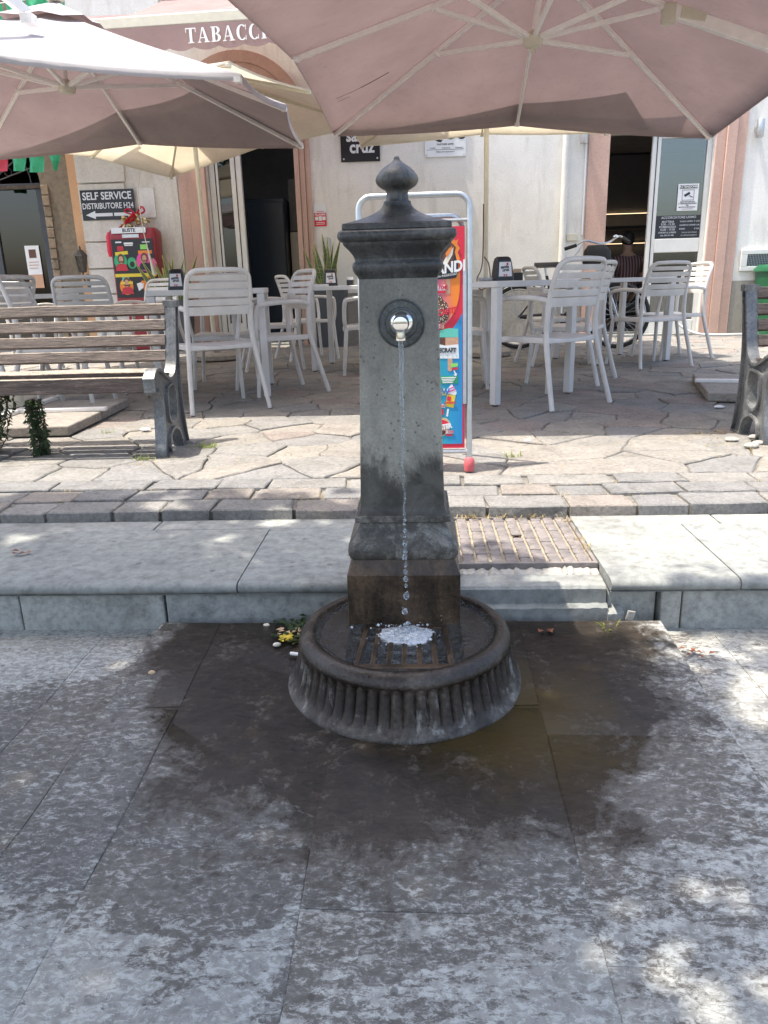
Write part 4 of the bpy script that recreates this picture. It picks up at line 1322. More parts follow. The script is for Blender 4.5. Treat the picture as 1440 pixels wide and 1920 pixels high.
solo('menu_stack', 'small stack of menus in front of the dispenser left of the fountain', 'menus', MB().span((-.07, -.05, 0), (.07, .05, .008)).box((0, 0, .0125), (.13, .09, .008), Matrix.Rotation(.2, 3, 'Z')), M['white'], (-.88, 7.0, TZ), bevel=.001)
bagm = MB()
bagm.loft([rr(.2, .12, .04, 0, c=(0, 0)), rr(.24, .16, .05, .03), rr(.22, .14, .05, .07), rr(.14, .1, .04, .1, c=(.02, 0)), rr(.05, .05, .02, .12, c=(.03, 0))])
bagm.loft([rr(.09, .08, .03, 0, c=(-.16, 0)), rr(.1, .09, .03, .03, c=(-.16, 0)), rr(.04, .04, .015, .05, c=(-.16, 0))])
solo('black_bag', 'crumpled black cloth bag lying on the table left of the fountain', 'bag', bagm, M['rubber'], (-.3, 7.2, TZ), smooth=60)

# ------------------------------------------------------------------ umbrellas
def csurf(pk, a, b, t_, w, sag):
    e = a.lerp(b, w)
    e = e + (pk - e) * (.2 * w * (1 - w)) * .35
    p = pk.lerp(e, t_)
    p.z -= sag * math.sin(PI * t_) * .35 + sag * 4 * w * (1 - w) * t_ * (1 - .4 * t_)
    return p
def canopy(root, peak, rim, mat, sag=.05, cap=None, hem=.035):
    n = len(rim); pk = Vector(peak)
    for i in range(n):
        a, b = Vector(rim[i]), Vector(rim[(i + 1) % n])
        U, V = 10, 8
        vs = [csurf(pk, a, b, u / U, v / V, sag) for u in range(U + 1) for v in range(V + 1)]
        fs = []
        for u in range(U):
            for v in range(V):
                q = u * (V + 1) + v
                fs.append((q, q + V + 1, q + V + 2, q + 1))
        k = len(vs)
        for v in range(V + 1):
            p = vs[U * (V + 1) + v]
            vs.append(p - Vector((0, 0, hem)) + (pk - p) * .004)
        for v in range(V):
            q = U * (V + 1) + v
            fs.append((q, k + v, k + v + 1, q + 1))
        me = bpy.data.meshes.new('canopy_panel')
        me.from_pydata([tuple(v) for v in vs], [], fs)
        me.polygons.foreach_set('use_smooth', [True] * len(fs))
        bm = bmesh.new(); bm.from_mesh(me)
        if sum(f.normal.z for f in bm.faces) < 0:
            bmesh.ops.reverse_faces(bm, faces=bm.faces)
        bm.to_mesh(me); bm.free()
        me.materials.append(mat)
        link('canopy_panel', me, root)
def ribs(root, peak, rim, hub, frac, mat, w=.022, h=.03, sw=.02, skip=()):
    pk = Vector(peak); hb = Vector(hub)
    for i, e in enumerate(rim):
        e = Vector(e); d = (e - pk)
        a = pk + d * .02 - Vector((0, 0, .05)); b = pk + d * .985 - Vector((0, 0, .035))
        rb = part(root, 'rib', MB().beam(a, b, w, h), mat, bevel=.003)
        m_ = a.lerp(b, frac)
        part(rb, 'strut', MB().beam(hb + (m_ - hb).normalized() * .03, m_ - Vector((0, 0, .02)), sw, sw), mat, bevel=.003)
        part(rb, 'rib_joint', MB().box(m_ - Vector((0, 0, .012)), (.045, .045, .03)), mat, bevel=.004)
        part(rb, 'rib_tip', MB().box(b, (.04, .04, .03)), mat, bevel=.004)
def shadow_patch(root, peak, rim, segs, mat, sag=.05):
    """added cloth layer on the canopy, shaped to cast a grey shade patch: per panel (index, w0, w1, inner t at w0, inner t at w1)"""
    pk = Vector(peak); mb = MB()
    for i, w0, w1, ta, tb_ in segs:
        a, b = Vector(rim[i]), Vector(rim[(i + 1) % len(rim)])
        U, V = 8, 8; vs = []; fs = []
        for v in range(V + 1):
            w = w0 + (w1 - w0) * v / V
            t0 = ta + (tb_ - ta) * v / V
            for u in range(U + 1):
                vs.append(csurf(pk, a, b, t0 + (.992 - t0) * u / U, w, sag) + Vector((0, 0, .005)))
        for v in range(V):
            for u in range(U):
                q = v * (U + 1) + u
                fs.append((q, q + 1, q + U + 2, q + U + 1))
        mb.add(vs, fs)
    return part(root, 'shadow_cloth', mb, mat, smooth=0)
# right umbrella: rim listed counter-clockwise from far-left corner
UR = thing('cantilever_umbrella', 'mauve square parasol overhead to the right, seen from below with all its ribs', 'umbrella', (2.95, 5.3, PZ), 0, 'mauve cantilever umbrellas')
off = Vector((2.95, 5.3, PZ))
L_ = lambda pts: [tuple(Vector(p) - off) for p in pts]
rimR = L_([(-.70, 6.86, 2.17), (-.77, 5.25, 2.33), (-.98, 3.6, 2.3), (.84, 3.62, 2.36), (2.42, 3.68, 2.2), (2.46, 5.28, 2.22), (2.43, 6.92, 2.055), (.83, 6.9, 2.205)])
pkR = tuple(Vector((.79, 5.3, 2.82)) - off)
hubR = tuple(Vector((.725, 5.3, 2.365)) - off)
canopy(UR, pkR, rimR, M['canopy'])
ribs(UR, pkR, rimR, hubR, .42, M['alu'], .024, .03, .026)
part(UR, 'hub', MB().lathe([(.03, -.045), (.05, -.035), (.062, -.02), (.062, .012), (.03, .02), (.022, .05)], 20, hubR).lathe([(.011, -.075), (.011, -.045)], 10, hubR), M['creampole'])
part(UR, 'mast_tube', MB().tube([hubR, Vector(pkR) - Vector((0, 0, .02))], .018, 10), M['alu'])
armend = Vector(pkR).lerp(Vector(rimR[5]), .46) - Vector((0, 0, .06))
part(UR, 'arm', MB().beam(armend, Vector(pkR).lerp(Vector(rimR[5]), 1.12) - Vector((0, 0, .04)), .05, .075), M['alu'], bevel=.006)
part(UR, 'slider', MB().lathe([(.04, -.05), (.045, -.03), (.045, .05), (.035, .06)], 16, armend + Vector((-.02, 0, -.02))).beam(armend + Vector((.05, 0, 0)), armend + Vector((.2, 0, -.03)), .07, .09), M['creampole'], bevel=.004)
part(UR, 'mast', MB().beam((0, 0, .06), (0, 0, 2.6), .075, .1, (0, 1, 0)).beam((0, 0, 2.0), Vector(pkR).lerp(Vector(rimR[5]), 1.12) - Vector((0, 0, .04)), .05, .075), M['alu'], bevel=.008)
shadow_patch(UR, pkR, rimR, [(6, .3, 1, .7, .85), (7, 0, .74, .85, .985)], M['cloth'])  # added layer, outlined to cast the grey patch on the far panels
UL = copy = None
UL = thing('cantilever_umbrella', 'mauve square parasol at upper left with bright sunlit top', 'umbrella', (-2.68, 4.45, PZ), 0, 'mauve cantilever umbrellas')
off = Vector((-2.68, 4.45, PZ))
rimL = L_([(-4.03, 7.35, 2.16), (-4.1, 5.85, 2.24), (-3.98, 4.36, 2.2), (-2.46, 4.34, 2.19), (-.925, 4.42, 2.03), (-.92, 5.9, 2.185), (-1.02, 7.38, 2.175), (-2.53, 7.42, 2.265)])
pkL = tuple(Vector((-2.5, 5.9, 2.83)) - off)
hubL = tuple(Vector((-2.5, 5.9, 2.355)) - off)
canopy(UL, pkL, rimL, M['canopy'])
ribs(UL, pkL, rimL, hubL, .42, M['alu'], .024, .03, .026)
part(UL, 'hub', MB().lathe([(.03, -.04), (.05, -.035), (.062, -.02), (.062, .012), (.03, .02), (.022, .05)], 20, hubL), M['creampole'])
part(UL, 'mast_tube', MB().tube([hubL, Vector(pkL) - Vector((0, 0, .02))], .018, 10), M['alu'])
capm = MB()
pv = Vector(pkL)
for i in range(8):
    a, b = (pv.lerp(Vector(rimL[i]), .19) + Vector((0, 0, .035)), pv.lerp(Vector(rimL[(i + 1) % 8]), .19) + Vector((0, 0, .035)))
    mid = (a + b) / 2 + Vector((0, 0, -.015))
    capm.add([tuple(pv + Vector((0, 0, .06))), tuple(a), tuple(mid), tuple(b)], [(0, 1, 2), (0, 2, 3)])
part(UL, 'vent_cap', capm, M['canopy'])
part(UL, 'finial', MB().lathe([(.05, .055), (.06, .07), (.055, .095), (.03, .105)], 16, pkL), M['creampole'])
bp = Vector((-2.33, 5.08, 2.5)) - off
part(UL, 'mast', MB().beam((-.02, 0, .06), (-.05, 0, 2.75), .06, .085, (0, 1, 0)), M['alu'], bevel=.008)
part(UL, 'arm', MB().beam((-.09, .05, 2.78), bp + Vector((0, 0, .06)), .045, .06).box(bp + Vector((0, 0, .03)), (.07, .09, .06)), M['alu'], bevel=.006)
shadow_patch(UL, pkL, rimL, [(5, 0, 1, .38, .5), (6, 0, 1, .5, .7), (7, 0, .85, .7, .985)], M['cloth'])  # added layer, casts the grey patch on the far and right panels
cm = MB()
for (ta, wa, tb_, wb_, r_) in ((.92, .42, .8, .36, .002), (.8, .36, .66, .3, .0035), (.92, .37, .86, .34, .0015)):
    pts_ = [csurf(Vector(pkR), Vector(rimR[0]), Vector(rimR[1]), ta + (tb_ - ta) * k / 6, wa + (wb_ - wa) * k / 6, .05) - Vector((0, 0, .004)) for k in range(7)]
    cm.tube(pts_, r_, 6, flat=.5)
part(UR, 'fold_mark', cm, M['darkgrey'])
# ballast
def ballast(label, loc, rz, n=(2, 2)):
    b = thing('umbrella_ballast', label, 'umbrella base', loc, rz, 'concrete umbrella bases')
    for i in range(2):
        for j in range(2):
            part(b, 'ballast_slab', MB().span((-.52 + i * .53, -.52 + j * .53, 0), (-.01 + i * .53, -.01 + j * .53, .055)), M['concrete'], bevel=.008)
    part(b, 'cross_frame', MB().span((-.55, -.022, .0555), (.55, .022, .078)).span((-.022, -.55, .0555), (.022, -.0225, .078)).span((-.022, .0225, .0555), (.022, .55, .078)), M['alu'], bevel=.003)
    return b
bL = ballast('four concrete slabs in a steel cross frame under the end of the long bench', (-2.48, 4.48, PZ), R(3))
part(bL, 'mast_foot', MB().lathe([(.14, .08), (.145, .09), (.145, .2), (.135, .215), (.05, .215)], 24, (-.16, .12, 0)), M['creampole'])
bR = ballast('four concrete slabs in a steel cross frame behind the silvery bench end', (2.42, 5.12, PZ), R(-14))
# cream centre-pole umbrellas
def cream_umbrella(label, loc, c, rim, peak):
    u = thing('cafe_umbrella', label, 'umbrella', loc, 0, 'cream centre pole umbrellas')
    o_ = Vector(loc)
    rim = [tuple(Vector(p) - o_) for p in rim]; pk = tuple(Vector(peak) - o_)
    canopy(u, pk, rim, M['cream_canopy'], .04, hem=.02)
    hb = (pk[0], pk[1], pk[2] - .5)
    ribs(u, pk, rim, hb, .45, M['creampole'], .02, .026, .018)
    part(u, 'pole', MB().tube([(0, 0, .04), (pk[0], pk[1], pk[2])], .024, 12), M['creampole'])
    part(u, 'hub', MB().lathe([(.03, -.03), (.05, -.02), (.05, .02), (.03, .03)], 16, hb), M['creampole'])
    part(u, 'base_weight', MB().lathe([(.25, 0), (.27, .015), (.27, .055), (.24, .075), (.05, .08), (.045, .2), (.03, .2)], 32), M['concrete'])
    return u
def sqrim(c, h, rot, zc, zm, tilt=(0, 0)):
    out = []
    for k, (x, y) in enumerate(((-1, 1), (-1, 0), (-1, -1), (0, -1), (1, -1), (1, 0), (1, 1), (0, 1))):
        X = c[0] + (x * math.cos(rot) - y * math.sin(rot)) * h; Y = c[1] + (x * math.sin(rot) + y * math.cos(rot)) * h
        out.append((X, Y, (zc if x and y else zm) + tilt[0] * x + tilt[1] * y))
    return out
cream_umbrella('cream parasol whose pale pole stands left of the bar door, glowing in the sun', (-2.27, 8.4, PZ), None, sqrim((-2.3, 8.4), 1.38, R(-20), 2.5, 2.57, (.17, 0)), (-2.3, 8.4, 3.12))
cu2 = cream_umbrella('cream parasol whose pole rises behind the poster board', (.7, 8.12, PZ), None, sqrim((.68, 8.15), 1.42, R(-3), 2.53, 2.59, (.01, 0)), (.68, 8.15, 3.14))
part(cu2, 'crank_cord', MB().tube(catmull([(-.04, -.04, 1.5), (-.045, -.04, .95), (-.1, -.05, .78), (-.06, -.05, .68), (.03, -.05, .74), (.02, -.05, .92), (-.03, -.04, 1.0)], 6), .006, 6), M['brownprint'])

# ------------------------------------------------------------------ shop building
FYW = 10.45
sb_ = thing('shop_building', 'cream plastered shop front with pink stone door surrounds', 'building', (0, FYW, PZ))
Z0 = 0
def wall_holes(x0, x1, z0, z1, holes, depth):
    xs = sorted({x0, x1, *[h[0] for h in holes], *[h[1] for h in holes]})
    zs = sorted({z0, z1, *[h[2] for h in holes], *[h[3] for h in holes]})
    mb = MB()
    for i in range(len(xs) - 1):
        for j in range(len(zs) - 1):
            cx, cz = (xs[i] + xs[i + 1]) / 2, (zs[j] + zs[j + 1]) / 2
            if any(h[0] < cx < h[1] and h[2] < cz < h[3] for h in holes): continue
            mb.add([(xs[i], 0, zs[j]), (xs[i + 1], 0, zs[j]), (xs[i + 1], 0, zs[j + 1]), (xs[i], 0, zs[j + 1])], [(0, 1, 2, 3)])
    for a, b, c, d in holes:
        mb.add([(a, 0, c), (a, depth, c), (a, depth, d), (a, 0, d)], [(0, 1, 2, 3)])
        mb.add([(b, 0, c), (b, 0, d), (b, depth, d), (b, depth, c)], [(0, 1, 2, 3)])
        mb.add([(a, 0, d), (a, depth, d), (b, depth, d), (b, 0, d)], [(0, 1, 2, 3)])
    mb.add([(x0, 0, z0), (x0, 0, z1), (x0, depth, z1), (x0, depth, z0)], [(0, 1, 2, 3)])
    return mb
DZ = 2.52
part(sb_, 'wall', wall_holes(-4.42, 9, -.2, 6.5, [(-2.72, -1.56, -.2, 2.9), (2.42, 3.72, -.2, DZ)], .34), M['plaster'], smooth=0)
# rough plaster zone with banded quoins at the left end
part(sb_, 'rough_plaster', MB().span((-3.86, -.022, -.1), (-3.13, -.001, 3.2)), M['roughcast'], smooth=0)
z = .02
k = 0
for hgt in (.36, .36, .33, .34, .36, .36, .36, .36, .36):
    part(sb_, 'quoin_block', MB().span((-4.44, -.055, z), (-3.82 + (.0 if k % 2 else .02), -.0225, z + hgt - .018)), M['roughcast'], bevel=.006)
    z += hgt; k += 1
part(sb_, 'meter_cover', MB().span((-3.66, -.045, 1.68), (-3.44, -.0225, 2.05)), M['plaster'], bevel=.004)
# pink pilasters, moulded
def pilaster(x0, x1, z1, flip=1):
    w = x1 - x0
    mb = MB()
    xs = [x0, x0 + w * .34, x0 + w * .68, x1] if flip > 0 else [x0, x0 + w * .32, x0 + w * .66, x1]
    ds = [.075, .055, .035] if flip < 0 else [.035, .055, .075]
    for a, b, d in zip(xs[:-1], xs[1:], ds):
        mb.span((a + .002, -d, -.02), (b - .002, .1 if d > .05 else -.002, z1))
    return mb
part(sb_, 'pilaster', pilaster(-3.11, -2.74, 2.72, 1), M['pinkstone'], bevel=.005)
part(sb_, 'pilaster', pilaster(-1.575, -1.37, 2.72, -1), M['pinkstone'], bevel=.005)
part(sb_, 'pilaster', MB().span((2.16, -.03, -.02), (2.425, .2, 2.75)), M['pinkstone'], bevel=.006)
part(sb_, 'pilaster', MB().span((3.73, -.02, -.02), (3.85, .2, 2.75)).span((3.853, -.05, -.02), (3.975, .05, 2.75)).span((3.978, -.03, -.02), (4.1, .03, 2.75)), M['pinkstone'], bevel=.005)
part(sb_, 'pilaster_foot', MB().span((2.15, -.045, -.021), (2.43, .1, .1)), M['pinkstone'], bevel=.006)
part(sb_, 'lintel', MB().span((2.16, -.03, DZ + .22), (4.1, .1, DZ + .5)), M['pinkstone'], bevel=.006)
part(sb_, 'threshold', MB().span((2.43, -.06, -.1), (3.73, .5, .03)), M['kerb'], bevel=.006)
part(sb_, 'threshold', MB().span((-2.74, -.06, -.1), (-1.575, .5, .025)), M['kerb'], bevel=.006)
def arch_ring(r0, r1, y0, y1, cx, cz, n=28):
    rings = []
    for i in range(n + 1):
        a = PI * i / n
        c_, s_ = math.cos(a), math.sin(a)
        rings.append([(cx + c_ * r0, y0, cz + s_ * r0), (cx + c_ * r1, y0, cz + s_ * r1), (cx + c_ * r1, y1, cz + s_ * r1), (cx + c_ * r0, y1, cz + s_ * r0)])
    return MB().loft(rings)
ar = part(sb_, 'arch', arch_ring(.74, .87, -.06, -.002, -2.24, 2.71), M['pinkstone'], smooth=35)
part(ar, 'arch_moulding', arch_ring(.62, .738, -.04, -.002, -2.24, 2.71), M['pinkstone'], smooth=35)
part(ar, 'arch_moulding', arch_ring(.5, .618, -.025, -.002, -2.24, 2.71), M['pinkstone'], smooth=35)
part(ar, 'lunette', MB().prism([(-2.24 + math.cos(PI * i / 24) * .498, 2.71 + math.sin(PI * i / 24) * .498) for i in range(25)], .002, .012, XZ), M['pinkstone'], smooth=0)
# grey dado
for a, b in ((-1.365, 2.15), (4.105, 9)):
    part(sb_, 'dado', MB().span((a, -.018, -.1), (b, -.001, .66 + (.02 if a > 3 else 0))), M['dado'], smooth=0)
# interiors
def room(x0, x1, y0, y1, z1, mat):
    mb = MB()
    mb.add([(x0, y0, .0), (x1, y0, .0), (x1, y1, .0), (x0, y1, .0), (x0, y0, z1), (x1, y0, z1), (x1, y1, z1), (x0, y1, z1)], [(0, 1, 2, 3), (4, 7, 6, 5), (0, 3, 7, 4), (1, 5, 6, 2), (3, 2, 6, 7)])
    return mb
r1 = part(sb_, 'bar_room', room(-4.2, .6, .345, 4.6, 3.2, M['dark']), M['dark'], smooth=0)
r2 = part(sb_, 'barber_room', room(1.2, 5.6, .345, 4.6, 2.9, M['dark']), M['dark'], smooth=0)
lit_grey = flat('shelf_paint', (.16, .15, .14), .6)
part(r1, 'fridge', MB().span((-2.5, 1.2, 0), (-1.95, 1.8, 2.0)).span((-2.49, 1.17, .1), (-1.96, 1.197, 1.95)), flat('fridge_blue', (.02, .035, .055), .3), bevel=.006)
part(r1, 'cabinet', MB().span((-1.93, 1.5, 0), (-1.72, 1.9, 1.55)), M['offwhite'], bevel=.006)
part(r1, 'cabinet', MB().span((-1.93, 1.55, 1.56), (-1.72, 1.9, 2.3)), lit_grey, bevel=.006)
part(r1, 'counter', MB().span((-1.65, 2.4, 0), (.3, 2.9, 1.05)), M['redprint'], bevel=.01)
part(r2, 'wall_panel', MB().span((1.4, 4.4, 1.9), (5.4, 4.5, 2.85)).span((1.4, 4.4, 1.42), (5.4, 4.5, 1.6)).span((1.4, 4.43, .1), (5.4, 4.5, 1.3)), lit_grey)
part(r2, 'led_strip', MB().span((1.5, 4.36, 1.875), (4.2, 4.385, 1.885)).span((1.5, 4.36, 1.36), (4.2, 4.385, 1.37)), M['led'])
part(r2, 'wall_shelf', MB().span((1.5, 4.2, 1.61), (4.2, 4.4, 1.66)), M['black'])
part(r2, 'exit_light', MB().span((2.95, 4.3, 2.0), (3.25, 4.36, 2.13)), M['white'])
# left door: white aluminium frame, fixed glazed leaf
dl = part(sb_, 'door_frame', MB().span((-2.715, .05, 0), (-2.6, .12, 2.88)).span((-2.43, .05, 0), (-2.29, .12, 2.88)).span((-2.6, .05, 2.7), (-2.43, .12, 2.88)).span((-2.6, .05, 0), (-2.43, .12, .3)).span((-2.29, .05, 2.6), (-1.575, .12, 2.88)), M['white_frame'], bevel=.006)
part(dl, 'door_seal', MB().span((-2.64, .044, .02), (-2.628, .0495, 2.7)).span((-2.37, .044, .02), (-2.36, .0495, 2.7)), M['rubber'])
part(dl, 'pane', MB().span((-2.6, .08, .3), (-2.43, .087, 2.7)), M['glassdark'])
# right door: glazed leaf beside the open half
dr = part(sb_, 'door_frame', MB().span((2.98, .06, .03), (3.085, .12, 2.5)).span((3.66, .06, .03), (3.72, .12, 2.5)).span((3.086, .06, 1.06), (3.659, .12, 1.23)).span((3.086, .06, .03), (3.659, .12, .2)).span((3.086, .06, 2.42), (3.659, .12, 2.5)), M['white_frame'], bevel=.006)
part(dr, 'door_seal', MB().span((3.03, .054, .03), (3.04, .0595, 2.5)), M['rubber'])
part(dr, 'pane', MB().span((3.086, .085, 1.23), (3.659, .092, 2.42)), M['glass'])
part(dr, 'pane', MB().span((3.086, .085, .2), (3.659, .092, 1.06)), M['glass'])
part(sb_, 'door_header', MB().span((2.425, .02, DZ - .01), (3.725, .3, DZ + .215)), M['white_frame'])
# notices on the glass
nt = thing('camera_notice', 'white video surveillance notice stuck on the shop door glass', 'notice', (3.47, FYW + .07, PZ + 1.725))
part(nt, 'sheet', MB().span((-.13, 0, -.16), (.13, .004, .16)), M['white'], bevel=.001)
part(nt, 'black_band', MB().span((-.11, -.003, .105), (.11, -.0005, .145)), M['black'])
text(nt, 'ATTENZIONE!', .036, M['white'], (0, -.0045, .125), bold=.001)
part(nt, 'pictogram_border', MB().span((-.075, -.003, .085), (.075, -.0005, .089)).span((-.075, -.003, -.035), (.075, -.0005, -.031)).span((-.075, -.003, -.031), (-.071, -.0005, .085)).span((.071, -.003, -.031), (.075, -.0005, .085)), M['black'])
part(nt, 'camera_pictogram', MB().box((-.012, -.002, .035), (.075, .003, .03), Matrix.Rotation(R(-28), 3, 'Y')).box((.03, -.002, .012), (.035, .003, .008), Matrix.Rotation(R(35), 3, 'Y')).box((.05, -.002, .003), (.03, .003, .008)), M['black'])
for i, s_ in enumerate(('AREA SOTTOPOSTA', 'A VIDEOSORVEGLIANZA', 'PER', 'MOTIVI DI SICUREZZA')):
    text(nt, s_, .021, M['black'], (0, -.0015, -.055 - i * .021), bold=.0004)
text(nt, 'La registrazione è effettuata', .013, M['black'], (0, -.0015, -.14))
hr = thing('opening_hours_sign', 'dark barber price and opening hours panel low on the door glass', 'sign', (3.372, FYW + .07, PZ + 1.36))
part(hr, 'backing', MB().span((-.284, 0, -.13), (.284, .006, .15)), M['signblack'])
wt = flat('sign_lettering', (.5, .52, .54), .4)
text(hr, 'ACCORCIATORE UOMO', .04, wt, (.0, -.002, .125), shear=.2, bold=.0006)
for i, (s_, z_, sz) in enumerate((('MATTINA', .075, .036), ('9.30 - 13.30', .045, .036), ('POMERIGGIO', .012, .036), ('15.00 - 19.30', -.02, .036), ('CHIUSO IL LUNEDI', -.055, .027), ('info: 329 341 988', -.09, .024))):
    text(hr, s_, sz, wt, (-.13, -.002, z_), bold=.0006)
for z_, a, b in ((.075, 'TAGLIO UOMO', '€ 15,00'), (.03, 'SHAMPOO UOMO', '€ 3,00'), (-.015, 'BARBA', '€ 5,00')):
    text(hr, a, .024, wt, (.02, -.002, z_), align='LEFT', bold=.0004)
    text(hr, b, .024, wt, (.275, -.002, z_), align='RIGHT', bold=.0004)
text(hr, 'TAGLIO GIOVANILE', .022, wt, (.15, -.002, -.06)); text(hr, 'SU APPUNTAMENTO', .022, wt, (.15, -.002, -.095))
# pipes, lamps, boxes on the wall
solo('downpipe', 'cream painted downpipe running down the plaster wall', 'pipe', MB().tube([(0, 0, 0), (0, 0, 4.6)], .04, 12), M['plaster'], (1.87, FYW - .05, PZ))
pp = solo('cable_duct', 'thin white cable duct beside the pink door pilaster', 'cable duct', MB().span((-.012, -.02, 1.3), (.012, 0, 4.6)), M['white'], (2.13, FYW - .001, PZ), bevel=.003)
def wall_lamp(x, lab):
    l_ = thing('wall_lamp', lab, 'lamp', (x, FYW, PZ + 2.37), 0, 'grey cylinder wall lamps')
    part(l_, 'lamp_body', MB().lathe([(.045, 0), (.047, .004), (.047, .196), (.045, .2)], 20, (0, -.1, 0)), M['steel'])
    part(l_, 'bracket', MB().span((-.025, -.055, .07), (.025, -.001, .13)), M['steel'], bevel=.003)
wall_lamp(2.085, 'grey cylinder wall lamp left of the barber shop doorway')
wall_lamp(4.22, 'grey cylinder wall lamp right of the pink pilaster')
ds_ = thing('switch_plate', 'small cream switch plate on the wall beside the doorway', 'switch plate', (2.0, FYW, PZ + 1.28))
part(ds_, 'plate', MB().span((-.07, -.025, -.045), (.07, -.001, .045)), M['offwhite'], bevel=.006)
part(ds_, 'screw', MB().lathe([(.006, 0), (.006, .003)], 8, (-.045, -.025, 0), RXF).lathe([(.006, 0), (.006, .003)], 8, (.045, -.025, 0), RXF), M['steel'])
vg = thing('wall_vent', 'white framed ventilation grille with dark mesh low on the right wall', 'vent', (4.62, FYW, PZ + .93))
part(vg, 'frame', MB().span((-.44, -.04, -.13), (.44, -.002, -.075)).span((-.44, -.04, .075), (.44, -.002, .13)).span((-.44, -.04, -.0745), (-.36, -.002, .0745)).span((.36, -.04, -.0745), (.44, -.002, .0745)), M['white_frame'], bevel=.004)
part(vg, 'recess', MB().span((-.36, -.008, -.075), (.36, -.003, .075)), M['black'])
mb = MB()
for i in range(36): mb.span((-.355 + i * .02, -.02, -.0745), (-.352 + i * .02, -.014, .0745))
for i in range(6): mb.span((-.36, -.0235, -.06 + i * .024), (.36, -.0205, -.057 + i * .024))
part(vg, 'mesh_bars', mb, M['steel'])
# signs on the wall
sg_ = thing('coffee_sign', 'square black coffee brand plate under the parasol edge', 'sign', (-.72, FYW - .002, PZ + 2.52))
part(sg_, 'plate', MB().span((-.25, -.02, -.25), (.25, 0, .25)), M['signblack'], bevel=.004)
text(sg_, 'santa', .2, M['signwhite'], (.0, -.021, .05), bold=.006, sx=.85)
text(sg_, 'cruz', .2, M['signwhite'], (.02, -.021, -.085), bold=.006, sx=.9)
scr = MB()
for a in (-.215, .215):
    for b in (-.215, .215): scr.lathe([(.012, 0), (.012, .004)], 10, (a, -.02, b), RXF)
part(sg_, 'fixing', scr, M['steel'])
iq = thing('partner_sign', 'white partner plate with dark lettering half hidden by the cream parasol', 'sign', (.36, FYW - .002, PZ + 2.5))
part(iq, 'plate', MB().span((-.26, -.016, -.21), (.26, 0, .24)), M['signwhite'], bevel=.003)
text(iq, 'IQOS', .22, M['signblack'], (0, -.017, .06), bold=.004, sx=1.0)
text(iq, 'PARTNER SAPRI', .03, M['signblack'], (0, -.017, -.065), bold=.0005)
for x_, s_ in ((-.16, 'Vendita'), (.01, 'Assistenza'), (.175, 'Accessori')): text(iq, s_, .025, M['signblack'], (x_, -.017, -.105))
part(iq, 'rule', MB().span((-.235, -.0175, -.127), (.235, -.0165, -.123)), M['signblack'])
text(iq, 'Pulizia del dispositivo', .027, M['signblack'], (0, -.017, -.15))
scr = MB()
for a in (-.235, .235): scr.lathe([(.011, 0), (.011, .004)], 10, (a, -.016, -.185), RXF)
part(iq, 'fixing', scr, M['steel'])
al = thing('alarm_notice', 'small red and white alarm warning sticker next to the pink pilaster', 'notice', (-1.275, FYW - .001, PZ + 1.63))
part(al, 'white_sheet', MB().span((-.08, -.004, -.12), (.08, 0, .15)), M['signwhite'])
part(al, 'red_field', MB().span((-.08, -.0065, -.12), (.08, -.0045, .045)), M['redprint'])
text(al, 'verisure', .03, M['redprint'], (0, -.0055, .065))
text(al, 'ALLARME', .034, M['white'], (0, -.0075, .024), bold=.001)
part(al, 'pictogram', MB().span((-.07, -.008, -.045), (-.027, -.007, 0)).span((-.022, -.008, -.05), (.022, -.007, .005)).span((.027, -.008, -.045), (.07, -.007, 0)).span((-.055, -.008, -.075), (.055, -.007, -.068)).span((-.06, -.008, -.095), (.06, -.007, -.088)), M['white'])
ic = solo('intercom', 'grey rounded intercom box on the wall above the potted plant', 'intercom', MB().loft([rr(.11, .2, .03, 0), rr(.11, .2, .03, .02), rr(.1, .19, .03, .028)]), M['steel'], (-1.21, FYW - .001, PZ + 1.27)); ic.rotation_euler = (PI / 2, 0, 0)
ss = thing('self_service_sign', 'black sign with white arrow pointing left to the vending machine', 'sign', (-4.06, FYW - .056, PZ + 1.855))
part(ss, 'plate', MB().span((-.355, -.015, -.185), (.355, 0, .185)), M['signblack'], bevel=.002)
text(ss, 'SELF SERVICE', .128, M['signwhite'], (0, -.016, .105), bold=.0025, sx=.88)
text(ss, 'DISTRIBUTORE H24', .1, M['signwhite'], (.0, -.016, -.015), bold=.0012, sx=.79)
part(ss, 'arrow', MB().prism([(-.31, -.12), (-.18, -.07), (-.18, -.1), (.05, -.1), (.05, -.14), (-.18, -.14), (-.18, -.17)], .0155, .0165, XZ).prism([(.07, -.1), (.31, -.1), (.31, -.14), (.07, -.14)], .0155, .0165, XZ), M['signwhite'], smooth=0)
# awning
aw = thing('shop_awning', 'faded pink awning with scalloped lettered valance over the bar door', 'awning', (-1.85, FYW, 0))
def ax_(x): return .0 - (x + 1.2) * .06
AYF, AZF = -2.45, 3.31
fr = lambda x, dz=0: (x, AYF + ax_(x), AZF + dz)
A = MB()
n = 16
vs = []; fs = []
for i in range(n + 1):
    x = -1.2 + 2.9 * i / n
    for j in range(7):
        t_ = j / 6
        a, b = Vector((x, -.1, 4.32)), Vector(fr(x, .11))
        p = a.lerp(b, t_); p.z -= .05 * math.sin(PI * t_) * (.7 + .3 * math.cos(i * 1.3))
        vs.append(p)
for i in range(n):
    for j in range(6):
        q = i * 7 + j
        fs.append((q, q + 1, q + 8, q + 7))
A.add(vs, fs)
part(aw, 'awning_cloth', A, M['awning'], smooth=60)
part(aw, 'front_bar', MB().beam(Vector(fr(-1.22, .06)), Vector(fr(1.72, .06)), .06, .1), M['creampole'], bevel=.012)
V = MB(); vs = []; fs = []
nn = 96
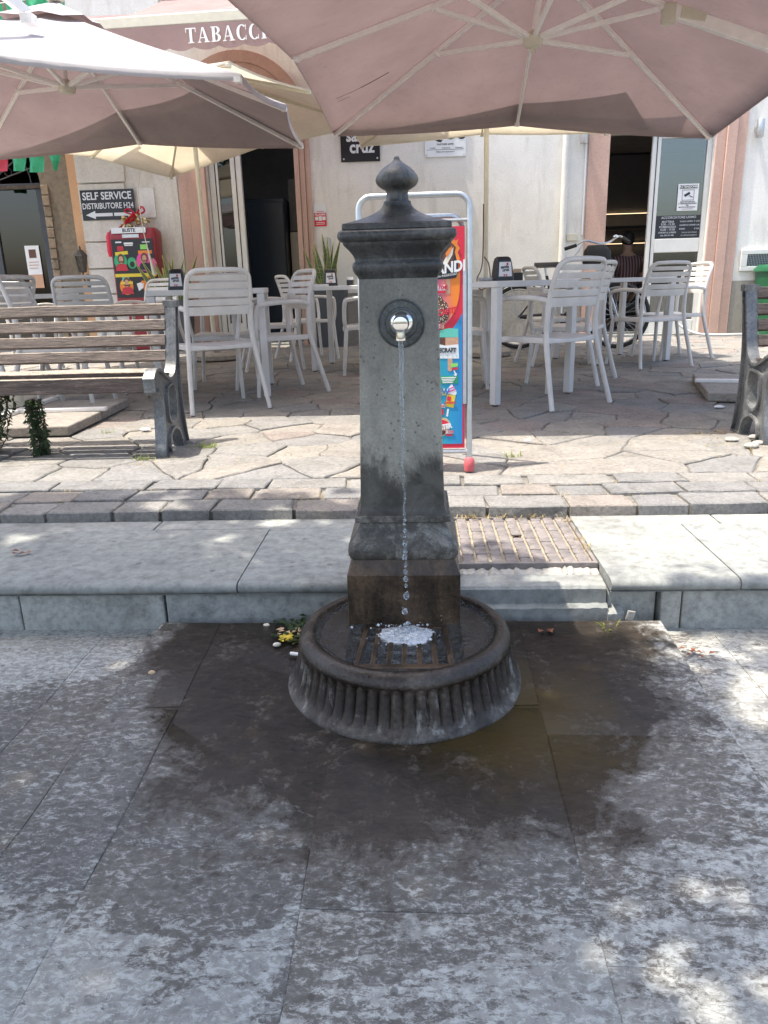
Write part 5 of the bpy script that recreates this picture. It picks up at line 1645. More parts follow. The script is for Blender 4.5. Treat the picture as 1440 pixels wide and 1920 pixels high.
for i in range(nn + 1):
    x = -1.2 + 2.9 * i / nn
    d = .19 + .028 * abs(math.sin(PI * i / 8.0)) - .01
    y = Vector(fr(x, 0))
    vs += [y + Vector((0, -.035, .01)), y + Vector((0, -.03, -d))]
for i in range(nn): fs.append((2 * i, 2 * i + 1, 2 * i + 3, 2 * i + 2))
V.add(vs, fs)
vl = part(aw, 'valance', V, M['awning'], smooth=60)
part(aw, 'roller', MB().tube([(-1.25, -.12, 4.33), (1.75, -.12, 4.33)], .07, 14), M['steel'])
for x in (-1.1, 1.6):
    part(aw, 'folding_arm', MB().beam((x, -.1, 4.1), (x + .25, -1.3, 3.7), .04, .05).beam((x + .25, -1.3, 3.7), Vector(fr(x, .05)), .04, .05), M['alu'])
# serif capitals
def serif(ch):
    st, th = .26, .07
    rect = lambda a, b, c, d: [(a, b), (c, b), (c, d), (a, d)]
    S = lambda cx, y: rect(cx - .27, y, cx + .27, y + .06)
    def arcband(cx, cy, ro, ri, so, si, a0, a1, n=14):
        o_ = [(cx + math.cos(R(a0 + (a1 - a0) * k / n)) * ro, cy + math.sin(R(a0 + (a1 - a0) * k / n)) * so) for k in range(n + 1)]
        i_ = [(cx + math.cos(R(a1 + (a0 - a1) * k / n)) * ri, cy + math.sin(R(a1 + (a0 - a1) * k / n)) * si) for k in range(n + 1)]
        return o_ + i_
    if ch == 'T': return [rect(.35, .0, .6, 1), rect(.2, 0, .75, .06), rect(.0, .93, .95, 1), rect(0, .7, .06, .93), rect(.89, .7, .95, .93)], .95
    if ch == 'A': return [[(.42, 1), (.58, 1), (.98, 0), (.7, 0)], [(.42, 1), (.48, .9), (.14, 0), (.07, 0)], rect(.24, .28, .72, .34), rect(-.02, 0, .3, .06), rect(.58, 0, 1.08, .06)], 1.06
    if ch == 'B': return [rect(.12, 0, .38, 1), rect(0, 0, .5, .06), rect(0, .94, .5, 1), rect(.38, .5, .5, .56), arcband(.48, .755, .36, .12, .245, .185, -90, 90), arcband(.48, .265, .42, .15, .265, .2, -90, 90)], .95
    if ch == 'C': return [arcband(.52, .5, .5, .24, .52, .45, 48, 312), rect(.84, .66, .9, 1), rect(.84, 0, .9, .3)], .98
    if ch == 'H': return [rect(.1, 0, .36, 1), rect(.74, 0, 1.0, 1), rect(.36, .47, .74, .54), rect(0, 0, .46, .06), rect(0, .94, .46, 1), rect(.64, 0, 1.1, .06), rect(.64, .94, 1.1, 1)], 1.14
    if ch == 'I': return [rect(.1, 0, .36, 1), rect(0, 0, .46, .06), rect(0, .94, .46, 1)], .5
x = -.30
for ch in 'TABACCHI':
    polys, adv = serif(ch)
    s_ = .125
    mb = MB()
    for q, poly in enumerate(polys):
        mb.prism([(a * s_ * .84, b * s_) for a, b in poly], q * .0002, .0015 + q * .0002, XZ)
    o = part(vl, 'letter', mb, M['white'], smooth=0)
    p = Vector(fr(x, 0)); o.location = (x, p.y - .0415, p.z - .15); o.rotation_euler = (0, 0, -math.atan(.06))
    x += adv * s_ * .84 + .016
aw2 = thing('shop_awning', 'second faded awning further left, cut by the top of the photo', 'awning', (-4.5, FYW, 0))
A = MB().add([(-1.4, -.05, 4.2), (1.0, -.05, 4.2), (1.0, -1.3, 3.42), (-1.4, -1.3, 3.42), (1.0, -1.3, 3.22), (-1.4, -1.3, 3.22)], [(0, 1, 2, 3), (3, 2, 4, 5)])
part(aw2, 'awning_cloth', A, M['awning'], smooth=0)
part(aw2, 'front_bar', MB().tube([(-1.42, -1.31, 3.44), (1.05, -1.31, 3.44)], .035, 10), M['steel'])

# ------------------------------------------------------------------ brown stone building to the left
st = thing('stone_building', 'rough brown stone house front with arched iron fanlight doorway', 'building', (-4.45, FYW + .12, PZ))
acx, ar_ = -1.36, .8
SP = 2.12
ring = [(acx + math.cos(PI * i / 20) * ar_, SP + math.sin(PI * i / 20) * ar_) for i in range(21)]
outl = [(-5, -.2), (acx - ar_, -.2)] + list(reversed(ring)) + [(acx + ar_, -.2), (-.165, -.2), (-.165, 6.5), (-5, 6.5)]
me = curve_plate('wall', [outl], .15, M['brownstone'])
wl = link('wall', me, st, (0, .15, 0), (PI / 2, 0, 0))
part(st, 'ochre_strip', MB().span((-.164, -.02, -.1), (.02, .3, 6.5)), M['orangepaint'])
for s_ in (-1, 1):
    for k in range(16):
        part(st, 'jamb_brick', MB().span((acx + s_ * (ar_ + .0) - (.0 if s_ > 0 else .1), -.018 + random.uniform(-.006, .004), k * .135), (acx + s_ * ar_ + (.1 if s_ > 0 else 0), -.001, k * .135 + .122)), M['brownstone'], bevel=.008)
df = part(st, 'door_frame', MB().span((acx - ar_, .12, 0), (acx - ar_ + .14, .2, SP)).span((acx + ar_ - .14, .12, 0), (acx + ar_, .2, SP)).span((acx - .05, .12, 0), (acx + .05, .2, SP)).span((acx - ar_, .11, SP), (acx + ar_, .21, SP + .07)), M['darkgrey'], bevel=.008)
part(df, 'pane', MB().span((acx - ar_ + .14, .15, 0), (acx + ar_ - .14, .157, SP)), M['glassdark'])
part(df, 'transom', MB().span((acx - ar_, .095, SP + .0), (acx + ar_, .11, SP + .045)), M['bark'])
fl = MB()
for k in range(1, 10):
    a = PI * k / 10
    fl.tube([(acx + math.cos(a) * .16, .16, SP + .07 + math.sin(a) * .16), (acx + math.cos(a) * (ar_ - .02), .16, SP + .07 + math.sin(a) * (ar_ - .06))], .009, 6)
    for q in (.34, .52):
        cx_, cz_ = acx + math.cos(a + .157) * q, SP + .07 + math.sin(a + .157) * q
        fl.tube([(cx_ + math.cos(PI * 2 * m_ / 10) * .05, .16, cz_ + math.sin(PI * 2 * m_ / 10) * .05) for m_ in range(10)], .006, 5, closed=True)
for q in (.16, .6, .74):
    fl.tube([(acx + math.cos(PI * m_ / 20) * q, .16, SP + .07 + math.sin(PI * m_ / 20) * q * .95) for m_ in range(21)], .009, 6)
part(df, 'fanlight_grille', fl, M['iron_dark'])
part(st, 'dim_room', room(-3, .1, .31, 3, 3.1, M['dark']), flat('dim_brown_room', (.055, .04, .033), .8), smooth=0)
pn = thing('paper_notice', 'sheet of paper with a small photo taped inside the stone house door', 'notice', (-5.33, FYW + .25, PZ + 1.12))
part(pn, 'sheet', MB().span((-.1, 0, -.28), (.1, .003, .28)), M['white'])
part(pn, 'photo', MB().span((-.05, -.003, .12), (.05, -.0005, .23)), M['brownprint'])
part(pn, 'print_line', MB().span((-.07, -.003, .06), (.07, -.0005, .07)).span((-.07, -.003, .02), (.07, -.0005, .03)).span((-.07, -.003, -.02), (.05, -.0005, -.01)).span((-.1, -.003, -.28), (.1, -.0005, -.1)), M['skinprint'])
ln = thing('wall_lantern', 'old black wall lantern on a bracket at the corner of the cream building', 'lantern', (-4.52, FYW + .1, PZ + 1.0))
part(ln, 'bracket', MB().tube(catmull([(0, 0, -.1), (0, -.1, -.12), (0, -.16, -.05), (0, -.16, .02)], 5), .012, 8).span((-.03, -.006, -.2), (.03, 0, 0)), M['iron_dark'])
part(ln, 'cage', MB().lathe([(.035, 0), (.05, .015), (.075, .2), (.08, .21)], 6, (0, -.16, .02)), M['glassdark'])
part(ln, 'roof', MB().lathe([(.095, 0), (.04, .07), (.015, .085), (.012, .12), (.004, .13)], 6, (0, -.16, .23)), M['iron_dark'])
cg = MB()
for k in range(6):
    a = PI * k / 3
    cg.tube([(math.cos(a) * .05, -.16 + math.sin(a) * .05, .03), (math.cos(a) * .08, -.16 + math.sin(a) * .08, .235)], .005, 5)
part(ln, 'cage_bars', cg, M['iron_dark'])
# ------------------------------------------------------------------ red vending machine with poster
VS = .9
vm = thing('vending_machine', 'red wall vending machine covered by a black poster, under the black sign', 'vending machine', (-3.69, FYW - .06, PZ))
part(vm, 'stand', MB().span((-.2, -.2, 0), (.2, -.03, .62)), M['red'], bevel=.01)
cs = part(vm, 'case', MB().loft([rr(.6, .28, .03, .6, c=(0, -.15)), rr(.6, .28, .03, 1.35, c=(0, -.15)), rr(.62, .29, .05, 1.42, c=(0, -.15)), rr(.62, .29, .06, 1.5, c=(0, -.15)), rr(.56, .24, .06, 1.54, c=(0, -.15))]), M['red'], smooth=40)
part(vm, 'side_handle', MB().loft([rr(.05, .2, .02, 1.2, c=(-.325, -.16)), rr(.07, .22, .03, 1.26, c=(-.325, -.16)), rr(.07, .22, .03, 1.45, c=(-.32, -.16)), rr(.05, .18, .02, 1.5, c=(-.31, -.16))]), M['redprint'])
tp = part(vm, 'header_plate', MB().span((-.25, -.318, 1.475), (.2, -.302, 1.545)), M['signwhite'], bevel=.003)
text(tp, 'BUSTE', .06, M['darkgrey'], (-.02, -.319, 1.51), bold=.002)
part(vm, 'slot_plate', MB().span((-.12, -.308, 1.42), (.1, -.296, 1.465)), M['steel'], bevel=.003)
ps = part(vm, 'poster', MB().span((-.275, -.3, .68), (.27, -.294, 1.3)), M['signblack'])
def pp_(mb, mat, lv=0): return part(ps, 'print_patch', mb, mat, smooth=0, loc=(0, -.0005 - lv * .001, 0))
c_ = lambda x, z, w, h, rot=0: MB().card(x, z, w, h, -.301, .0015, rot)
pp_(c_(-.05, 1.255, .12, .02).card(-.05, 1.235, .11, .01, -.301), M['white']); pp_(c_(-.18, 1.27, .08, .015).card(.18, 1.265, .1, .008, -.301), M['signwhite'])
pp_(c_(-.165, 1.205, .08, .05), M['redflag']); pp_(c_(.15, 1.215, .1, .05), M['limeprint'])
pp_(c_(-.155, 1.155, .17, .035, R(-4)), M['yellow'], 1); pp_(c_(.155, 1.16, .18, .035), M['orange'], 1)
pp_(MB().disc(-.18, 1.07, .085, -.301).disc(-.03, 1.05, .06, -.301), M['greenflag']); pp_(MB().disc(.13, 1.06, .1, -.301).disc(.245, 1.04, .05, -.301), M['pinkprint'])
pp_(MB().disc(-.03, 1.035, .032, -.3025), M['signblack'])
def figure(x, z, top, hair):
    pp_(MB().disc(x, z + .05, .045, -.3035, sq=1.2), hair, 1)
    pp_(MB().disc(x, z + .045, .028, -.3045, sq=1.25).card(x, z + .0, .03, .05, -.3045), M['skinprint'], 2)
    pp_(MB().add([(x - .085, -.3055, z - .075), (x + .085, -.3055, z - .075), (x + .06, -.3055, z - .01), (x + .02, -.3055, z), (x - .02, -.3055, z), (x - .06, -.3055, z - .01)], [tuple(range(6))]), top, 3)
figure(-.17, 1.045, M['redflag'], M['brownprint']); figure(.14, 1.05, M['signblack'], M['brownprint'])
pp_(c_(.14, .985, .13, .025), M['blue'], 5)
pp_(c_(0, .92, .545, .035), M['yellow'], 1)
pp_(MB().disc(-.14, .8, .09, -.301).disc(.16, .79, .08, -.301), M['orange'])
figure(-.13, .795, M['redflag'], M['brownprint']); figure(.17, .785, M['teal'], M['brownprint'])
pp_(c_(-.14, .88, .09, .04), M['teal'], 1); pp_(c_(.15, .885, .1, .04), M['orange'], 1)
pp_(c_(-.13, .84, .16, .028), M['yellow'], 5); pp_(c_(.15, .845, .17, .028), M['orange'], 5)
pp_(MB().add([(.0, -.303, .83), (.1, -.303, .85), (.08, -.303, .78), (.02, -.303, .75)], [(0, 1, 2, 3)]), M['white'], 2)
ps.scale = (1, 1, 1.17); ps.location = (0, 0, -.68 * .17)
gf = thing('gift_bow', 'red ribbon bow with gold foil on top of the vending machine', 'gift bow', (-3.69, FYW - .2, PZ + 1.545))
rb_ = MB()
random.seed(11)
for pts_ in ([(-.2, 0, .01), (-.1, -.03, .06), (0, -.04, .1), (.06, 0, .19)], [(-.16, 0, .02), (-.03, -.05, .13), (.06, -.02, .17)], [(.04, 0, .16), (-.05, 0, .24), (-.1, 0, .2), (.04, 0, .16)], [(.04, 0, .16), (.12, 0, .26), (.15, 0, .2), (.04, 0, .16)]):
    rb_.tube(catmull(pts_, 6), .026, 6, flat=.4)
part(gf, 'ribbon', rb_, M['redprint'], smooth=60)
gd_ = MB()
for k in range(46):
    x, z = random.uniform(-.15, .2), random.uniform(0.01, .17)
    if z > .19 - abs(x) * .4: continue
    s_ = random.uniform(.015, .032)
    gd_.box((x, random.uniform(-.05, .05), z), (s_ * 1.6, s_, s_), Matrix.Rotation(random.uniform(0, 3), 3, 'Y') @ Matrix.Rotation(random.uniform(0, 3), 3, 'X'))
part(gf, 'gold_foil', gd_, M['gold'], smooth=0)
solo('hanging_cord', 'thin pale cord hanging from the cream parasol down past the red machine', 'cord', MB().tube(catmull([(-3.35, 9.75, 2.4), (-3.45, 9.85, 2.1), (-3.46, 9.9, 1.7), (-3.42, 9.95, 1.3), (-3.4, 9.98, 1.15)], 5), [.006] * 12 + [.006 + .004 * k for k in range(9)], 6), M['creampole'])
# ------------------------------------------------------------------ planters with sword-leaf plants
def blade(mb, me_, base, tip, w, bend):
    a, b = Vector(base), Vector(tip)
    sd = (b - a).cross(Vector((0, 1, 0))).normalized()
    rings, e1, e2 = [], [], []
    n = 9
    for i in range(n + 1):
        t_ = i / n
        p = a.lerp(b, t_) + Vector((bend[0], bend[1], 0)) * (t_ * t_ - t_)
        ww = w * (.62 + .38 * math.sin(PI * min(1, t_ * 1.15))) * (1 - max(0, t_ - .55) / .45) ** .7 + .0012
        tw = Matrix.Rotation(t_ * .7 * (1 if w > .02 else -1), 3, (b - a).normalized()) @ sd
        f_ = Vector((0, -1, 0)) * .25 * ww
        rings.append([tuple(p - tw * ww), tuple(p - f_ * -1), tuple(p + tw * ww), tuple(p + f_ * 1.3)])
        e1.append(p - tw * ww); e2.append(p + tw * ww)
    mb.loft(rings)
    me_.tube(e1, .0028, 4).tube(e2, .0028, 4)
def planter(label, plabel, loc, w, h, seed, n, hh):
    random.seed(seed)
    p = thing('planter', label, 'planter', loc, 0, 'dark grey planters')
    part(p, 'pot', MB().loft([rr(w * .82, w * .82, .02, 0), rr(w, w, .02, h), rr(w, w, .02, h + .02), rr(w - .04, w - .04, .015, h + .02), rr(w - .05, w - .05, .015, h - .03)]), M['darkgrey'], smooth=30)
    part(p, 'soil', MB().span((-w / 2 + .03, -w / 2 + .03, h - .05), (w / 2 - .03, w / 2 - .03, h - .028)), M['bark'])
    q = thing('sword_plant', plabel, 'plant', (loc[0], loc[1], loc[2] + h - .03), 0, 'variegated sword leaf plants')
    for k in range(n):
        bx, by = random.uniform(-.09, .09), random.uniform(-.07, .07)
        L = hh * random.uniform(.55, 1)
        sp_ = random.uniform(-.22, .22) + bx * 1.2
        m1, m2 = MB(), MB()
        blade(m1, m2, (bx, by, 0), (bx + sp_, by + random.uniform(-.1, .1), L), random.uniform(.018, .032), (random.uniform(-.08, .08), 0))
        lf = part(q, 'leaf', m1, M['blade'], smooth=60)
        part(lf, 'leaf_margin', m2, M['blade_edge'], smooth=60)
planter('tall dark grey planter left of the fountain shaft, under the table', 'sword leaf plant beside the intercom, left of the fountain', (-1.18, 10.02, PZ), .5, .72, 4, 13, .72)
planter('dark grey planter between the red vending machine and the pink pilaster', 'yellow edged sword leaf plant right of the red vending machine', (-3.18, 9.95, PZ), .42, .62, 9, 15, .68)
# ------------------------------------------------------------------ bicycle
bk_ = thing('bicycle', 'black city bicycle with a front bag leaning behind the tables near the barber shop', 'bicycle', (1.14, 8.9, PZ), R(-12))
def wheel(x, rot, lab):
    e = part(bk_, 'wheel', MB().tube([(math.cos(2 * PI * k / 40) * .335, 0, math.sin(2 * PI * k / 40) * .335) for k in range(40)], .021, 10, closed=True), M['rubber'], smooth=60, loc=(x, 0, .356), rot=(0, 0, rot))
    part(e, 'rim', MB().tube([(math.cos(2 * PI * k / 40) * .306, 0, math.sin(2 * PI * k / 40) * .306) for k in range(40)], .011, 8, closed=True), M['steel'])
    s_ = MB()
    for k in range(28):
        a = 2 * PI * k / 28; b = a + (.5 if k % 2 else -.5)
        s_.tube([(math.cos(b) * .03, (.03 if k % 4 < 2 else -.03), math.sin(b) * .03), (math.cos(a) * .3, 0, math.sin(a) * .3)], .0016, 4)
    part(e, 'spokes', s_, M['steel'])
    part(e, 'hub', MB().tube([(0, -.05, 0), (0, .05, 0)], .022, 10), M['steel'])
wheel(0, 0, ''); wheel(1.08, R(-14), '')
F_ = MB()
for a, b, r_ in (((.0, 0, .356), (.43, 0, .3), .012), ((.43, 0, .3), (.3, 0, .8), .016), ((.43, 0, .3), (.93, 0, .72), .02), ((.33, 0, .62), (.9, 0, .82), .016), ((0, .05, .356), (.31, .02, .72), .008), ((0, -.05, .356), (.31, -.02, .72), .008), ((.93, 0, .72), (.88, 0, .9), .019)):
    F_.tube([a, b], r_, 10)
part(bk_, 'frame', F_, M['black'])
part(bk_, 'fork', MB().tube(catmull([(1.08, -.05, .356), (1.03, -.05, .5), (.95, -.03, .7), (.9, 0, .86)], 4), .012, 8).tube(catmull([(1.08, .05, .356), (1.03, .05, .5), (.95, .03, .7), (.9, 0, .86)], 4), .012, 8), M['steel'])
part(bk_, 'saddle', MB().loft([[(x, y * w, z) for y, z in ((-1, .9), (-.8, .935), (0, .945), (.8, .935), (1, .9), (0, .885))] for x, w in ((.16, .04), (.18, .1), (.26, .085), (.36, .035), (.43, .02))]), M['black'], smooth=60)
part(bk_, 'seat_post', MB().tube([(.3, 0, .78), (.28, 0, .9)], .013, 8), M['steel'])
part(bk_, 'handlebar', MB().tube(catmull([(.6, -.14, 1.1), (.7, -.12, 1.15), (.84, -.03, 1.12), (.95, .03, 1.13), (1.05, .1, 1.19), (1.12, .06, 1.16)], 5), .011, 8).tube([(.88, 0, .9), (.9, 0, 1.12)], .013, 8), M['steel'])
part(bk_, 'grip', MB().tube([(.61, -.14, 1.105), (.49, -.17, 1.07)], .019, 10), M['rubber']); part(bk_, 'grip', MB().tube([(1.1, .07, 1.17), (1.16, -.02, 1.12)], .019, 10), M['rubber'])
part(bk_, 'brake_lever', MB().tube(catmull([(.68, -.15, 1.12), (.64, -.18, 1.05), (.6, -.2, 1.0)], 4), .007, 6), M['steel'])
part(bk_, 'bell', MB().lathe([(.03, 0), (.028, .015), (.01, .028)], 12, (1.02, .05, 1.18)), M['chrome'])
part(bk_, 'front_bag', MB().loft([rr(.26, .16, .05, .86, c=(.83, -.13)), rr(.3, .19, .06, .93, c=(.83, -.13)), rr(.28, .18, .06, 1.04, c=(.83, -.13)), rr(.18, .1, .05, 1.1, c=(.82, -.12))]), M['rubber'], smooth=60)
part(bk_, 'chain_guard', MB().lathe([(.1, -.02), (.105, 0), (.1, .02)], 24, (.43, -.05, .3), RXF).tube([(.02, -.06, .36), (.43, -.06, .39)], .02, 8), M['black'])
part(bk_, 'crank', MB().beam((.43, -.09, .3), (.56, -.09, .22), .018, .012).box((.57, -.12, .215), (.08, .06, .02)), M['steel'])
part(bk_, 'mudguard', MB().tube([(math.cos(R(a)) * .372, 0, .356 + math.sin(R(a)) * .372) for a in range(20, 200, 12)], .02, 8, flat=.35), M['black'])
part(bk_, 'rear_rack', MB().tube([(-.28, -.06, .75), (.2, -.06, .76)], .006, 6).tube([(-.28, .06, .75), (.2, .06, .76)], .006, 6).tube([(-.1, -.06, .75), (0, -.06, .37)], .005, 6), M['steel'])
# ------------------------------------------------------------------ green bin, hose, person
bn = thing('waste_bin', 'dark green plastic bin against the wall behind the silvery bench', 'bin', (4.62, 10.15, PZ))
part(bn, 'bin_body', MB().loft([rr(.42, .42, .05, 0), rr(.52, .5, .05, .78)]), M['green'], smooth=40)
part(bn, 'bin_lid', MB().loft([rr(.56, .54, .05, .785), rr(.56, .54, .05, .82), rr(.48, .46, .06, .87)]), M['green'], smooth=40)
part(bn, 'bin_rib', MB().span((-.15, -.25, .1), (-.1, -.236, .7)).span((.1, -.25, .1), (.15, -.236, .7)), M['green'])
solo('water_hose', 'pale hose lying along the wall foot beside the pink pilaster', 'hose', MB().tube(catmull([(3.3, 10.3, PZ + .3), (3.42, 10.25, PZ + .14), (3.6, 10.15, PZ + .04), (3.9, 10.1, PZ + .018), (4.4, 10.18, PZ + .016)], 8), .016, 8), M['cable'])
# a person sits inside the barber shop, back to us
pe = thing('person', 'person with dark hair in a striped shirt sitting inside the barber shop, seen from behind', 'person', (3.08, 11.75, PZ))
def skin_mesh(name, verts, edges, radii, mat, parent, sub=2, root=0):
    me = bpy.data.meshes.new(name); me.from_pydata(verts, edges, [])
    o = bpy.data.objects.new(name, me); COL.objects.link(o)
    sm = o.modifiers.new('skin', 'SKIN'); sm.use_smooth_shade = True
    for i, r_ in enumerate(radii):
        d = me.skin_vertices[0].data[i]; d.radius = r_ if isinstance(r_, tuple) else (r_, r_); d.use_root = (i == root)
    ss_ = o.modifiers.new('sub', 'SUBSURF'); ss_.levels = sub; ss_.render_levels = sub
    dg = bpy.context.evaluated_depsgraph_get()
    m2 = bpy.data.meshes.new_from_object(o.evaluated_get(dg)); m2.name = name
    bpy.data.objects.remove(o)
    m2.materials.clear(); m2.materials.append(mat)
    m2.polygons.foreach_set('use_smooth', [True] * len(m2.polygons))
    return link(name, m2, parent)
bv = [(0, 0, .52), (0, -.03, .68), (0, -.03, .88), (0, .0, 1.02), (0, .03, 1.1), (0, .06, 1.17), (0, .07, 1.26), (0, .065, 1.33),
      (-.19, .0, .99), (-.23, .05, .78), (-.19, .24, .66), (-.16, .33, .65), (.19, 0, .99), (.23, .05, .78), (.19, .24, .66), (.16, .33, .65),
      (-.1, .1, .5), (-.12, .45, .5), (-.12, .47, .1), (-.12, .57, .05), (.1, .1, .5), (.12, .45, .5), (.12, .47, .1), (.12, .57, .05)]
be = [(0, 1), (1, 2), (2, 3), (3, 4), (4, 5), (5, 6), (6, 7), (3, 8), (8, 9), (9, 10), (10, 11), (3, 12), (12, 13), (13, 14), (14, 15), (0, 16), (16, 17), (17, 18), (18, 19), (0, 20), (20, 21), (21, 22), (22, 23)]
brad = [.15, .14, .16, .13, .06, .07, .09, .075, .065, .048, .038, .03, .065, .048, .038, .03, .09, .07, .045, .035, .09, .07, .045, .035]
skin_mesh('body', bv, be, brad, M['skin'], pe)
skin_mesh('shirt', [(0, 0, .5), (0, -.03, .68), (0, -.03, .88), (0, 0, 1.0), (-.19, 0, .99), (-.23, .04, .82), (.19, 0, .99), (.23, .04, .82), (0, .03, 1.09)], [(0, 1), (1, 2), (2, 3), (3, 4), (4, 5), (3, 6), (6, 7), (3, 8)], [.17, .155, .18, .165, .092, .075, .092, .075, .085], M['shirt'], pe)
skin_mesh('trousers', [(0, 0, .5), (-.1, .1, .5), (-.12, .45, .5), (-.12, .47, .12), (.1, .1, .5), (.12, .45, .5), (.12, .47, .12)], [(0, 1), (1, 2), (2, 3), (0, 4), (4, 5), (5, 6)], [.165, .105, .085, .065, .105, .085, .065], M['trousers'], pe)
skin_mesh('hair', [(0, .05, 1.2), (0, .04, 1.29), (0, .05, 1.36), (0, .0, 1.4)], [(0, 1), (1, 2), (2, 3)], [.075, .108, .09, .05], M['hair'], pe)
cs_ = thing('barber_chair', 'dark barber chair under the seated person inside the shop', 'chair', (3.08, 11.8, PZ))
part(cs_, 'seat', MB().loft([rr(.5, .5, .06, .3), rr(.52, .52, .06, .34), rr(.5, .5, .06, .385)]), M['black'], smooth=40)
part(cs_, 'pedestal', MB().lathe([(.26, .0), (.26, .03), (.05, .05), (.04, .3)], 20), M['chrome'])

# ------------------------------------------------------------------ bunting
bt = 0
def bunting(label, a, b, sag, flags):
    g_ = thing('bunting', label, 'bunting', a, 0, 'flag buntings')
    A_, B_ = Vector((0, 0, 0)), Vector(b) - Vector(a)
    P_ = lambda t_: A_.lerp(B_, t_) - Vector((0, 0, sag * 4 * t_ * (1 - t_)))
    part(g_, 'string', MB().tube([P_(k / 20) for k in range(21)], .003, 5), M['white'])
    for t_, w, h, m_, sl_ in flags:
        p, q = P_(t_), P_(t_ + w / B_.length)
        n_ = 4; vs, fs = [], []
        for i in range(n_ + 1):
            for j in range(n_ + 1):
                v = p.lerp(q, i / n_) + Vector((sl_ * j / n_, .03 * math.sin(i * 1.7 + j), -h * j / n_))
                if j and sl_: v.x -= 2 * sl_ * (i / n_) * j / n_
                vs.append(v)
        for i in range(n_):
            for j in range(n_):
                k_ = i * (n_ + 1) + j
                fs.append((k_, k_ + 1, k_ + n_ + 2, k_ + n_ + 1))
        part(g_, 'flag', MB().add(vs, fs), m_, smooth=60)
bunting('string of green flags high at the upper left corner', (-5.4, 8.3, 3.64), (-3.42, 8.3, 3.74), .02, [(q, .19, .2, M['greenflag'], .05 - .05 * k / 7) for k, q in enumerate((.02, .13, .24, .36, .47, .58, .695, .8, .895))])
bunting('string of green and red flags hanging before the fanlight', (-6.2, 9.6, 2.62), (-4.05, 9.6, 2.57), .03, [(.06, .25, .2, M['greenflag'], .03), (.22, .22, .2, M['greenflag'], .05), (.4, .2, .2, M['whiteflag'], .03), (.41, .4, .19, M['redflag'], 0), (.62, .18, .19, M['greenflag'], .02), (.72, .18, .21, M['greenflag'], 0), (.83, .16, .2, M['greenflag'], .06)])

# ------------------------------------------------------------------ plants and litter on the ground
def vine(label, loc, n, h, lean, seed):
    random.seed(seed)
    v_ = thing('trailing_plant', label, 'plant', loc, 0, 'trailing plants under the bench')
    stm, lv = MB(), MB()
    for k in range(n):
        x0, y0 = random.gauss(0, .022), random.gauss(0, .02)
        pts = [Vector((x0 + lean * (1 - t_) ** 1.5 * .1 + random.gauss(0, .006), y0 + random.gauss(0, .006), h * t_)) for t_ in (0, .25, .5, .75, 1)]
        c_ = catmull(pts, 5)
        stm.tube(c_, .0022, 4)
        for p in c_:
            for q in range(2):
                a = random.uniform(0, 2 * PI); L = random.uniform(.02, .042)
                d = Vector((math.cos(a), math.sin(a), random.uniform(-1.4, -.2))).normalized() * L
                s_ = d.cross(Vector((0, 0, 1))).normalized() * L * .22
                lv.add([p, p + d * .5 + s_, p + d, p + d * .5 - s_], [(0, 1, 2), (0, 2, 3)])
    part(v_, 'stems', stm, M['bark'])
    part(v_, 'foliage', lv, M['vine'], smooth=0)
vine('dense dark trailing plant hanging from the bench to the paving', (-1.85, 3.5, PZ), 17, .27, .1, 5)
vine('loose trailing plant at the photo edge under the bench', (-2.02, 3.55, PZ), 10, .3, -1.2, 6)
def tufts(label, name, spots, mat, hh, seed, kind='stuff'):
    random.seed(seed); mb = MB()
    for (x, y, z, r_, n) in spots:
        for k in range(n):
            px, py = x + random.gauss(0, r_), y + random.gauss(0, r_ * .5)
            a = random.uniform(0, 2 * PI); L = hh * random.uniform(.4, 1)
            t_ = Vector((math.cos(a) * L * random.uniform(.3, 1.3), math.sin(a) * L * .8, L * random.uniform(.25, .9)))
            w = Vector((-math.sin(a), math.cos(a), 0)) * .0016
            p = Vector((px, py, z))
            mb.add([p - w, p + w, p + t_ * .6 + w * .7 + Vector((0, 0, L * .15)), p + t_, p + t_ * .6 - w * .7 + Vector((0, 0, L * .15))], [(0, 1, 2, 3, 4)])
    o = solo(name, label, 'grass', mb, mat, kind=kind, smooth=0)
    return o
random.seed(31)
sp_ = [(random.uniform(.12, .5), 2.518, .148, .02, 7) for _ in range(16)] + [(random.uniform(-1.5, 1.6), random.choice((2.675, 2.82)), PZ - .012, .02, 5) for _ in range(60)]
sp_ += [(.505 + random.uniform(-.01, .01), random.uniform(2.1, 2.5), .144, .01, 5) for _ in range(14)] + [(random.uniform(.3, .5), 2.05, .1, .02, 9) for _ in range(6)]
sp_ += [(1.45 + random.gauss(0, .12), 3.5 + random.gauss(0, .14), PZ - .01, .03, 9) for _ in range(26)]
sp_ += [(random.uniform(-1.6, 1.5), random.uniform(2.9, 3.8), PZ - .012, .03, 5) for _ in range(45)] + [(-1.25 + random.gauss(0, .06), 3.4 + random.gauss(0, .1), PZ - .008, .02, 10) for _ in range(14)]
tufts('dry straw coloured grass in the paving joints', 'dry_grass', sp_, M['drygrass'], .028, 12)
tufts('small green weeds growing from the paving joints', 'weeds', [(-1.07, 3.62, PZ - .005, .03, 60), (.42, 3.3, PZ - .005, .02, 30), (-1.75, 4.05, PZ - .01, .03, 30), (-1.3, 3.36, PZ - .005, .025, 30), (.5, 1.86, .03, .006, 9)], M['weed'], .05, 13)
